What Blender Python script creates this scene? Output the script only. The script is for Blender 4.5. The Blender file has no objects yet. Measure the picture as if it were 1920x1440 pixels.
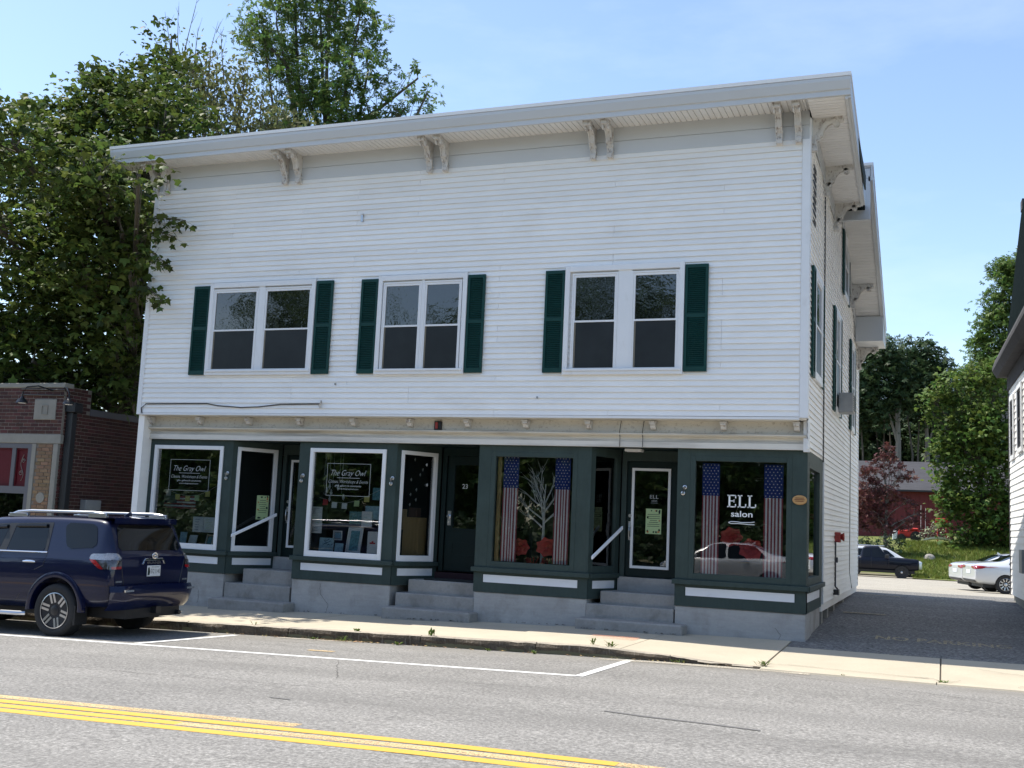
import bpy, bmesh, math, random
import numpy as np
from mathutils import Vector, Matrix
from mathutils.bvhtree import BVHTree
R = random.Random(7)
NR = np.random.default_rng(11)
rad = math.radians
scene = bpy.context.scene
col = scene.collection

# ------------------------------------------------------------------ camera, sky, sun, exposure
cam_d = bpy.data.cameras.new('camera'); cam = bpy.data.objects.new('camera', cam_d); col.objects.link(cam)
right = Vector((0.93164205, 0.36066529, 0.04431291)); up = Vector((0.00367182, -0.13128483, 0.99133789)).normalized()
right.normalize(); back = right.cross(up).normalized(); up = back.cross(right)
mw = Matrix((right, up, back)).transposed().to_4x4(); mw.translation = Vector((0, -18, 1.8))
cam.matrix_world = mw
cam_d.sensor_width = 36.0; cam_d.lens = 2070.26 / 1920 * 36; cam_d.clip_start = 0.1; cam_d.clip_end = 3000
scene.camera = cam

SUN_EL = rad(63)
world = bpy.data.worlds.new('World'); scene.world = world; world.use_nodes = True
wn, wl = world.node_tree.nodes, world.node_tree.links
wn.clear()
sky = wn.new('ShaderNodeTexSky'); sky.sky_type = 'NISHITA'; sky.sun_disc = False
sky.sun_elevation = SUN_EL; sky.sun_rotation = rad(272); sky.altitude = 150; sky.air_density = 1.0; sky.dust_density = .7; sky.ozone_density = 1.0
bg = wn.new('ShaderNodeBackground'); bg.inputs['Strength'].default_value = 0.132
wo = wn.new('ShaderNodeOutputWorld')
tc = wn.new('ShaderNodeTexCoord'); mpw = wn.new('ShaderNodeMapping'); mpw.inputs['Scale'].default_value = (1.0, 1.0, 3.2)
cn = wn.new('ShaderNodeTexNoise'); cn.inputs['Scale'].default_value = 2.1; cn.inputs['Detail'].default_value = 7; cn.inputs['Roughness'].default_value = .58
cr_ = wn.new('ShaderNodeMapRange'); cr_.inputs[1].default_value = .52; cr_.inputs[2].default_value = .82; cr_.inputs[3].default_value = 0; cr_.inputs[4].default_value = .26
cm = wn.new('ShaderNodeMix'); cm.data_type = 'RGBA'; cm.inputs[7].default_value = (5.4, 5.8, 6.3, 1)   # thin high cloud
wl.new(tc.outputs['Generated'], mpw.inputs[0]); wl.new(mpw.outputs[0], cn.inputs['Vector']); wl.new(cn.outputs['Fac'], cr_.inputs[0]); wl.new(cr_.outputs[0], cm.inputs[0])
wl.new(sky.outputs[0], cm.inputs[6]); wl.new(cm.outputs[2], bg.inputs[0]); wl.new(bg.outputs[0], wo.inputs[0])

sun_d = bpy.data.lights.new('sun', 'SUN'); sun_d.energy = 3.9; sun_d.angle = rad(0.53); sun_d.color = (1, 0.94, 0.84)
sun = bpy.data.objects.new('sun', sun_d); col.objects.link(sun)
SDIR = Vector((-math.cos(SUN_EL), 0.035, math.sin(SUN_EL)))
sun.rotation_euler = SDIR.to_track_quat('Z', 'Y').to_euler(); sun.location = (-30, 0, 60)

vs = scene.view_settings
vs.view_transform = 'Standard'; vs.look = 'None'; vs.exposure = 0.92; vs.gamma = 1.0; vs.use_curve_mapping = False
scene.render.engine = 'CYCLES'
scene.cycles.max_bounces = 8; scene.cycles.transparent_max_bounces = 12
scene.cycles.sample_clamp_indirect = 8

# ------------------------------------------------------------------ materials
def _rand(nt):
    oi = nt.nodes.new('ShaderNodeObjectInfo'); ge = nt.nodes.new('ShaderNodeNewGeometry')
    a = nt.nodes.new('ShaderNodeMath'); a.operation = 'ADD'
    nt.links.new(oi.outputs['Random'], a.inputs[0]); nt.links.new(ge.outputs['Random Per Island'], a.inputs[1])
    f = nt.nodes.new('ShaderNodeMath'); f.operation = 'FRACT'; nt.links.new(a.outputs[0], f.inputs[0])
    return f.outputs[0]
def _map(nt, v, a, b, c, d):
    m = nt.nodes.new('ShaderNodeMapRange'); m.inputs[1].default_value = a; m.inputs[2].default_value = b
    m.inputs[3].default_value = c; m.inputs[4].default_value = d; nt.links.new(v, m.inputs[0]); return m.outputs[0]
def _mul(nt, a, b):
    m = nt.nodes.new('ShaderNodeMath'); m.operation = 'MULTIPLY'; nt.links.new(a, m.inputs[0])
    if isinstance(b, (int, float)): m.inputs[1].default_value = b
    else: nt.links.new(b, m.inputs[1])
    return m.outputs[0]
def _noise(nt, scale, stretch=(1, 1, 1), detail=5, rough=.6, coord='pos'):
    if coord == 'pos':
        g = nt.nodes.new('ShaderNodeNewGeometry'); src = g.outputs['Position']
    else:
        g = nt.nodes.new('ShaderNodeTexCoord'); src = g.outputs['Object']
    mp = nt.nodes.new('ShaderNodeMapping'); mp.inputs['Scale'].default_value = stretch
    nt.links.new(src, mp.inputs[0])
    n = nt.nodes.new('ShaderNodeTexNoise'); n.inputs['Scale'].default_value = scale; n.inputs['Detail'].default_value = detail
    n.inputs['Roughness'].default_value = rough
    nt.links.new(mp.outputs[0], n.inputs['Vector']); return n.outputs['Fac']
MATS = {}
def mat(name, c, rough=.6, metal=0, spec=.5, nz=(), bump=None, coat=0, rnd=0, hue=0, dirt=None, coord='pos', trans=0, emit=None):
    """nz: list of (scale, amount, stretch); dirt: (scale, stretch, lo, hi, colour, strength)"""
    m = bpy.data.materials.new(name); m.use_nodes = True; nt = m.node_tree
    p = nt.nodes['Principled BSDF']
    p.inputs['Roughness'].default_value = rough; p.inputs['Metallic'].default_value = metal
    p.inputs['Specular IOR Level'].default_value = spec
    p.inputs['Coat Weight'].default_value = coat; p.inputs['Coat Roughness'].default_value = .03
    rgb = nt.nodes.new('ShaderNodeRGB'); rgb.outputs[0].default_value = (*c, 1); out = rgb.outputs[0]
    val = None
    for sc_, am, st in nz:
        v = _map(nt, _noise(nt, sc_, st, coord=coord), .25, .75, 1 - am, 1 + am)
        val = v if val is None else _mul(nt, val, v)
    if rnd:
        v = _map(nt, _rand(nt), 0, 1, 1 - rnd, 1 + rnd); val = v if val is None else _mul(nt, val, v)
    if val is not None or hue:
        h = nt.nodes.new('ShaderNodeHueSaturation'); nt.links.new(out, h.inputs['Color'])
        if val is not None: nt.links.new(val, h.inputs['Value'])
        if hue:
            r2 = nt.nodes.new('ShaderNodeMath'); r2.operation = 'FRACT'
            nt.links.new(_mul(nt, _rand(nt), 7.31), r2.inputs[0])
            nt.links.new(_map(nt, r2.outputs[0], 0, 1, .5 - hue, .5 + hue), h.inputs['Hue'])
        out = h.outputs[0]
    if dirt:
        sc_, st, lo, hi, dc, ds = dirt
        f = _map(nt, _noise(nt, sc_, st), lo, hi, 0, ds)
        mx = nt.nodes.new('ShaderNodeMix'); mx.data_type = 'RGBA'; nt.links.new(f, mx.inputs[0]); nt.links.new(out, mx.inputs[6])
        mx.inputs[7].default_value = (*dc, 1); out = mx.outputs[2]
    nt.links.new(out, p.inputs['Base Color'])
    if bump:
        b = nt.nodes.new('ShaderNodeBump'); b.inputs['Strength'].default_value = bump[1]; b.inputs['Distance'].default_value = bump[2] if len(bump) > 2 else .01
        nt.links.new(_noise(nt, bump[0], bump[3] if len(bump) > 3 else (1, 1, 1), coord=coord), b.inputs['Height']); nt.links.new(b.outputs[0], p.inputs['Normal'])
        if name == 'dark_sash_glass': nt.links.new(b.outputs[0], p.inputs['Coat Normal'])
    if trans:
        t = nt.nodes.new('ShaderNodeBsdfTranslucent'); nt.links.new(out, t.inputs[0])
        ms = nt.nodes.new('ShaderNodeMixShader'); ms.inputs[0].default_value = trans
        nt.links.new(p.outputs[0], ms.inputs[1]); nt.links.new(t.outputs[0], ms.inputs[2])
        nt.links.new(ms.outputs[0], nt.nodes['Material Output'].inputs[0])
    MATS[name] = m
    return m
U = (1, 1, 1)
WHITE = mat('vinyl_siding', (.89, .872, .838), .45, nz=[(.7, .04, U), (9, .025, (.3, .3, 1))], rnd=.04, dirt=(.55, (1, 1, 2.2), .56, .8, (.6, .56, .5), .38), bump=(60, .06, .002, (.1, .1, 1)))
TRIM = mat('white_trim', (.78, .785, .79), .4, nz=[(3, .03, U)], dirt=(7, (1, 1, .4), .6, .85, (.5, .47, .42), .35))
ALU = mat('aluminium_trim', (.55, .565, .575), .38, nz=[(1.2, .03, (.4, 1, 1))], dirt=(2.5, (.3, 1, 1), .6, .9, (.42, .41, .39), .3))
ROOFEDGE = mat('roof_edge', (.82, .82, .82), .4)
SOFFIT = mat('soffit_paint', (.75, .735, .71), .5, nz=[(2, .04, U)], rnd=.025, dirt=(5, (1, 1, 1), .62, .85, (.5, .45, .4), .4))
CORBEL = mat('peeling_bracket_paint', (.60, .575, .54), .7, nz=[(6, .1, U)], dirt=(18, (1, 1, .5), .54, .66, (.24, .19, .16), .85), bump=(25, .3, .01))
CREAM = mat('old_cream_paint', (.62, .58, .50), .7, nz=[(2, .09, U)], dirt=(1.6, (.35, 1, 7), .46, .70, (.20, .17, .13), .75), bump=(30, .2, .006))
CREAMW = mat('chalky_trim_paint', (.70, .67, .61), .6, nz=[(2, .06, U)], dirt=(1.4, (.35, 1, 6), .48, .74, (.30, .27, .23), .6))
CREAMD = mat('flaking_frieze_paint', (.64, .60, .52), .75, nz=[(3, .07, U)], dirt=(20, (1, 1, 1.3), .55, .68, (.30, .25, .19), .55), bump=(35, .3, .008))
GREEN = mat('dark_green_paint', (.040, .060, .055), .55, spec=.2, nz=[(2.5, .16, U), (20, .10, (1, 1, .3))], dirt=(3.2, (1, 1, .4), .56, .8, (.05, .066, .06), .55), bump=(40, .12, .004, (1, 1, .15)))
GREEND = mat('deep_green_door_paint', (.005, .016, .0155), .5, spec=.2, nz=[(3, .15, U)])
MAROOND = mat('dull_maroon_threshold', (.04, .02, .024), .7, spec=.2)
SHUT = mat('shutter_green', (.006, .046, .040), .5, spec=.25, nz=[(5, .14, U)])
PANEL = mat('white_panel_paint', (.74, .75, .77), .5, nz=[(6, .05, (.3, 1, 1))], dirt=(9, (.5, 1, 1), .6, .85, (.45, .45, .45), .4))
CONC = mat('foundation_concrete', (.385, .372, .352), .9, spec=.2, nz=[(1.3, .14, U), (9, .08, (.3, 1, 2.2)), (30, .05, U)], dirt=(2.0, (1, 1, .8), .52, .74, (.20, .185, .16), .6), bump=(24, .5, .012))
STEP = mat('step_concrete', (.30, .288, .268), .9, spec=.2, nz=[(2.2, .14, U), (25, .10, U)], dirt=(3.4, (1, 1, 1), .52, .74, (.15, .14, .12), .6), bump=(36, .6, .01))
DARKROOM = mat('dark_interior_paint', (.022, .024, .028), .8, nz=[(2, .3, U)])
DECK = mat('display_floor', (.10, .09, .08), .7, nz=[(6, .3, U)])
BLACK = mat('black_rubber', (.012, .012, .013), .6)
BLACKM = mat('black_metal', (.014, .015, .018), .35)
CABLE = mat('cable_black', (.03, .03, .033), .5)
CHROME = mat('chrome', (.75, .76, .78), .12, metal=1)
SILVER = mat('satin_silver', (.50, .51, .53), .28, metal=1)
RED = mat('alarm_red', (.30, .035, .03), .45)
GREYBOX = mat('grey_metal_box', (.30, .31, .31), .5, nz=[(8, .1, U)])
LETTER = mat('white_vinyl_lettering', (.78, .80, .80), .5)
LETTERD = mat('thin_white_lettering', (.38, .41, .41), .6)
WOOD = mat('pale_wood', (.42, .28, .12), .6, nz=[(8, .15, (3, 3, .3))])
BRICK = mat('red_brick', (.062, .021, .018), .85, rnd=.38, hue=.015, nz=[(30, .15, U)], bump=(60, .3, .004))
BRICKT = mat('tan_brick', (.21, .135, .078), .85, rnd=.22, hue=.015, nz=[(30, .12, U)], bump=(60, .3, .004))
MORTAR = mat('mortar', (.20, .175, .15), .95, nz=[(10, .15, U)], bump=(60, .4, .004))
STONE = mat('carved_stone_trim', (.25, .24, .21), .8, nz=[(5, .12, U)], dirt=(6, (1, 1, 1), .55, .8, (.2, .18, .15), .5), bump=(30, .3, .006))
MAROON = mat('maroon_paint', (.085, .006, .012), .5, spec=.2)
GREYFR = mat('grey_window_frame', (.10, .10, .115), .5)
TEALCURT = mat('teal_curtain', (.05, .09, .10), .8)
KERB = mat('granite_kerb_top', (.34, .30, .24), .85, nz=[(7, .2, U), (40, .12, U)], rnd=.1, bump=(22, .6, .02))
KERBF = mat('granite_kerb_face', (.10, .082, .062), .9, spec=.2, nz=[(6, .35, (1, 1, .4)), (30, .25, U)], rnd=.15, dirt=(14, (2, 1, .35), .56, .7, (.26, .23, .19), .7), bump=(18, .9, .04))  # road-face stains; shade of the street side also put into this darker tone
SLAB = mat('sidewalk_concrete', (.435, .385, .295), .9, nz=[(1.1, .07, U), (35, .07, U)], rnd=.035, dirt=(1.7, (1, 1, 1), .55, .85, (.36, .31, .24), .5), bump=(70, .35, .005))
LAWN = mat('grass_ground', (.115, .135, .03), .95, nz=[(1.2, .25, U), (12, .25, U)], bump=(20, .6, .05))
EARTH = mat('earth', (.13, .12, .07), .95, nz=[(2, .3, U)])
SHINGLE = mat('grey_shingles', (.062, .062, .068), .95, spec=.1, nz=[(5, .2, (.3, 1, 1)), (24, .2, (1, 1, 1))], bump=(12, .4, .02, (.4, 1, 3)))
BARN = mat('barn_red_paint', (.15, .024, .027), .75, nz=[(1.2, .12, (2, 1, .2))])
GREYTRIM = mat('weathered_grey_trim', (.085, .085, .09), .9, spec=.05, nz=[(4, .15, U)])
SLATE = mat('dark_roof_slate', (.012, .017, .018), 1.0, spec=0.0, nz=[(6, .2, U)])
BARK = mat('bark', (.10, .085, .065), .9, nz=[(8, .3, (1, 1, .25))], bump=(14, .8, .03, (1, 1, .3)))
BARKP = mat('pale_bark', (.19, .175, .15), .9, nz=[(6, .3, (1, 1, .25))], bump=(14, .8, .03, (1, 1, .3)))
ROCK = mat('boulder', (.24, .225, .205), .85, nz=[(3, .2, U)], bump=(6, .7, .05))
def leafmat(name, c, tr=.35, rnd=.4, hue=.03): return mat(name, c, .55, spec=.22, rnd=rnd, hue=hue, trans=tr)
L_MAPLE = leafmat('maple_leaf', (.078, .114, .025), .38, .6, .025)
L_ASH = leafmat('ash_leaf', (.102, .165, .042), .42, .45)
L_OLIVE = leafmat('olive_leaf', (.15, .165, .07), .40, .4)
L_DARK = leafmat('dark_leaf', (.045, .078, .032), .28, .4)
L_BRIGHT = leafmat('bright_leaf', (.100, .155, .034), .38, .5, .03)
L_RED = leafmat('purple_red_leaf', (.105, .040, .036), .3, .4)
L_GRASS = leafmat('grass_blade', (.15, .19, .035), .3, .4)
L_WEED = leafmat('weed_leaf', (.10, .15, .03), .3, .3)
NAVY = mat('navy_metallic_paint', (.0022, .0050, .030), .4, spec=.1, coat=.8)
NAVYT = mat('dark_navy_truck_paint', (.0025, .004, .011), .4, spec=.1, coat=.4)
PEARL = mat('silver_white_paint', (.58, .60, .63), .3, metal=.25, coat=1)
SILVERCAR = mat('silver_car_paint', (.74, .74, .73), .3, metal=.25, coat=1)
WHITECAR = mat('white_car_paint', (.76, .77, .78), .3, coat=1)
CARGLASS = mat('tinted_car_glass', (.004, .005, .006), .03, spec=.36)
TYRE = mat('tyre_rubber', (.018, .018, .019), .8, nz=[(30, .2, U)])
PLASTIC = mat('dark_plastic', (.02, .021, .024), .5)
REDLENS = mat('red_lens', (.26, .008, .012), .12, coat=1)
CLEARLENS = mat('clear_lens', (.24, .25, .27), .15, metal=.5, coat=1, nz=[(38, .35, (1, 1, 2))])
SMOKELENS = mat('smoked_lens', (.07, .065, .07), .12, metal=.4, coat=1, nz=[(40, .5, U)])
PAPERW = mat('paper', (.60, .63, .66), .7, nz=[(14, .12, U)], coord='obj')
PAPERB = mat('pale_blue_paper', (.24, .40, .50), .7, nz=[(16, .35, U)], coord='obj')
PAPERT = mat('teal_artwork', (.10, .26, .32), .6, nz=[(22, .6, U)], coord='obj')
PAPERG = mat('pale_green_poster', (.42, .55, .28), .7, nz=[(8, .06, U)], coord='obj')
PAPERY = mat('yellow_card', (.55, .48, .15), .7)
INKBLUE = mat('blue_ink', (.02, .05, .12), .7)
INKRED = mat('red_ink', (.38, .03, .03), .7)
INKORANGE = mat('orange_floral_ink', (.45, .13, .03), .7)
INKGREEN = mat('dark_green_paint', (.017, .037, .033), .55, spec=.2, nz=[(2.5, .16, U), (20, .10, (1, 1, .3))], dirt=(3.2, (1, 1, .4), .56, .8, (.05, .066, .06), .55), bump=(40, .12, .004, (1, 1, .15)))
FLAGB = mat('flag_blue_cloth', (.018, .035, .22), .8)
FLAGR = mat('flag_red_cloth', (.30, .05, .075), .8)
FLAGW = mat('flag_white_cloth', (.80, .74, .77), .8)
POPPY = mat('red_paper_petals', (.42, .045, .045), .7, rnd=.2)
TWIG = mat('white_twigs', (.55, .55, .55), .7)
TRACTOR = mat('tractor_red', (.55, .03, .02), .4)
PLAQUE = mat('tan_plaque', (.45, .26, .10), .6)
MAT_ = mat('door_mat_fibre', (.018, .02, .02), .95, nz=[(40, .3, U)])
GRAVELD = None

def glassmat(name, tint, f0=.12, wave=0):
    m = bpy.data.materials.new(name); m.use_nodes = True; nt = m.node_tree; nt.nodes.clear()
    o = nt.nodes.new('ShaderNodeOutputMaterial'); ms = nt.nodes.new('ShaderNodeMixShader')
    t = nt.nodes.new('ShaderNodeBsdfTransparent'); t.inputs[0].default_value = (*tint, 1)
    g = nt.nodes.new('ShaderNodeBsdfGlossy'); g.inputs['Roughness'].default_value = 0.003
    lw = nt.nodes.new('ShaderNodeFresnel'); lw.inputs[0].default_value = 1.5
    a = nt.nodes.new('ShaderNodeMath'); a.operation = 'MULTIPLY_ADD'; a.inputs[1].default_value = 1.25; a.inputs[2].default_value = f0 - .05
    nt.links.new(lw.outputs[0], a.inputs[0]); a.use_clamp = True
    if wave:
        b = nt.nodes.new('ShaderNodeBump'); b.inputs['Strength'].default_value = wave; b.inputs['Distance'].default_value = .02
        nt.links.new(_noise(nt, 2.2, detail=2), b.inputs['Height']); nt.links.new(b.outputs[0], g.inputs['Normal'])
    nt.links.new(a.outputs[0], ms.inputs[0]); nt.links.new(t.outputs[0], ms.inputs[1]); nt.links.new(g.outputs[0], ms.inputs[2])
    nt.links.new(ms.outputs[0], o.inputs[0]); return m
SHOPGLASS = glassmat('shop_glass', (.93, .95, .95), .085, .02)
SASHGLASS = mat('dark_sash_glass', (.003, .004, .005), .01, spec=1.0, coat=.45, bump=(1.1, .20, .04))
SCREEN = mat('insect_screen', (.018, .0205, .021), .38, spec=.35, nz=[(1.3, .30, U), (5, .15, U)])
STILE = mat('tan_sash_stile', (.20, .175, .13), .6)

def surface(name, build):
    m = bpy.data.materials.new(name); m.use_nodes = True; build(m.node_tree, m.node_tree.nodes['Principled BSDF']); return m
def ramp(nt, v, stops):
    r = nt.nodes.new('ShaderNodeValToRGB'); e = r.color_ramp.elements
    while len(e) < len(stops): e.new(.5)
    for i, (p_, c_) in enumerate(stops): e[i].position = p_; e[i].color = (*c_, 1)
    nt.links.new(v, r.inputs[0]); return r.outputs[0]
def mixc(nt, f, a, b, mode='MIX'):
    x = nt.nodes.new('ShaderNodeMix'); x.data_type = 'RGBA'; x.blend_type = mode
    for i, v in ((0, f), (6, a), (7, b)):
        if isinstance(v, (int, float)): x.inputs[i].default_value = v
        elif isinstance(v, tuple): x.inputs[i].default_value = (*v, 1)
        else: nt.links.new(v, x.inputs[i])
    return x.outputs[2]
def _asphalt(base, amp, lane, gs=26):
    def f(nt, p):
        fine = _noise(nt, gs, detail=3, rough=.8); big = _noise(nt, .9, (.35, 1, 1), 4); mid = _noise(nt, 6, (.5, 1, 1))
        c = ramp(nt, fine, [(.36, tuple(x * (1 - amp) for x in base)), (.5, base), (.62, tuple(x * (1 + 1.1 * amp) for x in base)), (.72, tuple(min(x * (1 + 2.6 * amp), .6) for x in base))])
        h = nt.nodes.new('ShaderNodeHueSaturation'); nt.links.new(c, h.inputs['Color'])
        nt.links.new(_mul(nt, _map(nt, big, .3, .7, .86, 1.12), _map(nt, mid, .3, .7, .94, 1.06)), h.inputs['Value'])
        # dark tar streaks, running along the road
        st = _map(nt, _noise(nt, 1.3, (.22, 3.2, 1), 3, .55), .64, .72, 0, .38)
        out = mixc(nt, st, h.outputs[0], tuple(x * .45 for x in base))
        if lane:   # smoother, browner strip of the parking lane
            g = nt.nodes.new('ShaderNodeNewGeometry'); s = nt.nodes.new('ShaderNodeSeparateXYZ'); nt.links.new(g.outputs['Position'], s.inputs[0])
            m1 = _map(nt, s.outputs[1], -3.75, -3.1, 0, .45)
            wp = nt.nodes.new('ShaderNodeMath'); wp.operation = 'SINE'; nt.links.new(_mul(nt, s.outputs[1], 3.6), wp.inputs[0])
            out = mixc(nt, _mul(nt, _map(nt, wp.outputs[0], .1, 1, 0, .30), _map(nt, _noise(nt, .5, (.25, 1, 1), 3), .35, .65, .3, 1)), out, tuple(x * .62 for x in base))
            out = mixc(nt, m1, out, tuple(x * k for x, k in zip(base, (1.12, 1.08, 1.0))))
        nt.links.new(out, p.inputs['Base Color']); p.inputs['Roughness'].default_value = .85; p.inputs['Specular IOR Level'].default_value = .3
        b = nt.nodes.new('ShaderNodeBump'); b.inputs['Strength'].default_value = .55; b.inputs['Distance'].default_value = .006
        nt.links.new(fine, b.inputs['Height']); nt.links.new(b.outputs[0], p.inputs['Normal'])
    return f
ASPHALT = surface('road_asphalt', _asphalt((.203, .196, .183), .40, True, 30))
DRIVE = surface('driveway_asphalt', _asphalt((.15, .146, .138), .62, False, 20))
LOT = surface('parking_lot_gravel', _asphalt((.32, .295, .245), .25, False))
def _worn(c, lo, hi):
    def f(nt, p):
        p.inputs['Base Color'].default_value = (*c, 1); p.inputs['Roughness'].default_value = .7
        n1 = _noise(nt, 55, detail=3, rough=.75); n2 = _noise(nt, 1.1, (.6, 2, 1), 3)
        a = nt.nodes.new('ShaderNodeMath'); a.operation = 'MULTIPLY_ADD'; a.inputs[1].default_value = .55
        nt.links.new(n2, a.inputs[0]); nt.links.new(n1, a.inputs[2])
        tr = nt.nodes.new('ShaderNodeBsdfTransparent'); ms = nt.nodes.new('ShaderNodeMixShader')
        nt.links.new(_map(nt, a.outputs[0], lo, hi, 0, 1), ms.inputs[0]); nt.links.new(tr.outputs[0], ms.inputs[1]); nt.links.new(p.outputs[0], ms.inputs[2])
        nt.links.new(ms.outputs[0], nt.nodes['Material Output'].inputs[0])
    return f
YELLOW = surface('yellow_road_paint', _worn((.60, .345, .045), .36, .50))
YELLOWF = surface('faded_yellow_road_paint', _worn((.56, .40, .20), .60, .80))
WHITEP = surface('white_road_paint', _worn((.70, .70, .68), .46, .60))
FADEDY = surface('old_yellow_driveway_paint', _worn((.46, .38, .22), .66, .84))
ORANGEP = surface('orange_spray_paint', _worn((.80, .30, .16), .72, 1.05))
SANDP = surface('drifted_sand', _worn((.50, .45, .36), .66, .9))
CRACKB = mat('joint_filler', (.16, .14, .11), .95)
CRACK = mat('crack_dark', (.035, .03, .025), .9)

# ------------------------------------------------------------------ mesh helpers
ORD = ['first', 'second', 'third', 'fourth', 'fifth', 'sixth', 'seventh', 'eighth', 'ninth', 'tenth', 'eleventh', 'twelfth', 'thirteenth', 'fourteenth', 'fifteenth', 'sixteenth']
class MB:
    def __init__(s): s.v = []; s.f = []
    def add(s, vs_, fs_):
        o = len(s.v); s.v += [tuple(v) for v in vs_]; s.f += [tuple(i + o for i in f) for f in fs_]; return s
    def box(s, x0, x1, y0, y1, z0, z1, fr=None):
        p = [(x, y, z) for x in (x0, x1) for y in (y0, y1) for z in (z0, z1)]
        if fr: p = [fr(*q) for q in p]
        return s.add(p, [(0, 1, 3, 2), (4, 6, 7, 5), (0, 4, 5, 1), (2, 3, 7, 6), (0, 2, 6, 4), (1, 5, 7, 3)])
    def prism(s, poly, a, b, fn):
        n = len(poly)
        return s.add([fn(*p, a) for p in poly] + [fn(*p, b) for p in poly],
                     [tuple(range(n)), tuple(range(2 * n - 1, n - 1, -1))] + [(i, n + i, n + (i + 1) % n, (i + 1) % n) for i in range(n)])
    def tube(s, pts, r, n=6, cap=True):
        pts = [Vector(p) for p in pts]; k = len(pts); rs = r if isinstance(r, (list, tuple)) else [r] * k
        vs_ = []
        for i, p in enumerate(pts):
            t = (pts[min(i + 1, k - 1)] - pts[max(i - 1, 0)]).normalized()
            a = t.cross(Vector((0, 0, 1)) if abs(t.z) < .9 else Vector((1, 0, 0))).normalized(); b = t.cross(a)
            for j in range(n):
                q = 2 * math.pi * j / n; vs_.append(p + (a * math.cos(q) + b * math.sin(q)) * rs[i])
        fs = [(i * n + j, i * n + (j + 1) % n, (i + 1) * n + (j + 1) % n, (i + 1) * n + j) for i in range(k - 1) for j in range(n)]
        if cap: fs += [tuple(range(n))[::-1], tuple(range((k - 1) * n, k * n))]
        return s.add(vs_, fs)
    def lathe(s, prof, n, c, ax='z', cap=True):
        k = len(prof); vs_ = []
        for r, h in prof:
            for j in range(n):
                q = 2 * math.pi * j / n; a, b = r * math.cos(q), r * math.sin(q)
                p = (a, b, h) if ax == 'z' else ((a, h, b) if ax == 'y' else (h, a, b))
                vs_.append((p[0] + c[0], p[1] + c[1], p[2] + c[2]))
        fs = [(i * n + j, i * n + (j + 1) % n, (i + 1) * n + (j + 1) % n, (i + 1) * n + j) for i in range(k - 1) for j in range(n)]
        if cap: fs += [tuple(range(n)), tuple(range((k - 1) * n, k * n))]
        return s.add(vs_, fs)
    def grid(s, P):   # P: rows of points
        r, c = len(P), len(P[0])
        return s.add([q for row in P for q in row], [(i * c + j, i * c + j + 1, (i + 1) * c + j + 1, (i + 1) * c + j) for i in range(r - 1) for j in range(c - 1)])
    def build(s, name, m, parent=None, smooth=False, kind=None, recalc=True, sharp=40, origin=None, bevel=0):
        v = np.array(s.v, dtype=np.float64)
        lo, hi = v.min(0), v.max(0)
        o = np.array([(lo[0] + hi[0]) / 2, (lo[1] + hi[1]) / 2, lo[2]]) if origin is None else np.array(origin, float)
        me = bpy.data.meshes.new(name); me.from_pydata([tuple(p) for p in (v - o)], [], s.f)
        if recalc:
            bm = bmesh.new(); bm.from_mesh(me); bmesh.ops.recalc_face_normals(bm, faces=bm.faces)
            if bevel:
                es = [e for e in bm.edges if len(e.link_faces) == 2 and e.calc_face_angle(0) > .6]
                bmesh.ops.bevel(bm, geom=es, offset=bevel, segments=1, affect='EDGES', clamp_overlap=True)
            bm.to_mesh(me); bm.free()
        if smooth:
            me.polygons.foreach_set('use_smooth', [True] * len(me.polygons)); me.set_sharp_from_angle(angle=rad(sharp))
        me.materials.append(m)
        ob = bpy.data.objects.new(name, me); col.objects.link(ob)
        W = Vector(o)
        ob['_w'] = tuple(W)
        if parent is not None:
            ob.parent = parent; ob.location = W - Vector(parent['_w'])
        else: ob.location = W
        if kind: ob['kind'] = kind
        return ob
def tag(o, label=None, cat=None, group=None, kind=None):
    if label: o['label'] = label
    if cat: o['category'] = cat
    if group: o['group'] = group
    if kind: o['kind'] = kind
    return o
def thing(name, loc, label, cat, group=None):
    o = bpy.data.objects.new(name, None); col.objects.link(o); o.location = loc; o['_w'] = tuple(loc); o.empty_display_size = .3
    return tag(o, label, cat, group)
def copy_tree(o, parent=None):
    c = o.copy(); col.objects.link(c); c.parent = parent
    for ch in list(o.children): copy_tree(ch, c)
    return c
def inst(name, src, parent, loc, rot=None, scale=None):
    c = bpy.data.objects.new(name, src); col.objects.link(c); c['_w'] = tuple(loc)
    if parent is not None: c.parent = parent; c.location = Vector(loc) - Vector(parent['_w'])
    else: c.location = loc
    if rot is not None: c.rotation_euler = rot
    if scale is not None: c.scale = scale
    return c
def text_geo(s, size=1.0, shear=0.0, extrude=0.0, offset=0.0, space=1.0, align='CENTER'):
    cu = bpy.data.curves.new('t', 'FONT'); cu.body = s; cu.size = size; cu.shear = shear; cu.align_x = align; cu.extrude = extrude
    cu.offset = offset; cu.space_character = space; cu.resolution_u = 3
    ob = bpy.data.objects.new('t', cu); col.objects.link(ob)
    dg = bpy.context.evaluated_depsgraph_get(); me = ob.evaluated_get(dg).to_mesh()
    vs_ = [tuple(v.co) for v in me.vertices]; fs = [tuple(p.vertices) for p in me.polygons]
    ob.evaluated_get(dg).to_mesh_clear(); bpy.data.objects.remove(ob); bpy.data.curves.remove(cu)
    return vs_, fs
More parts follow.
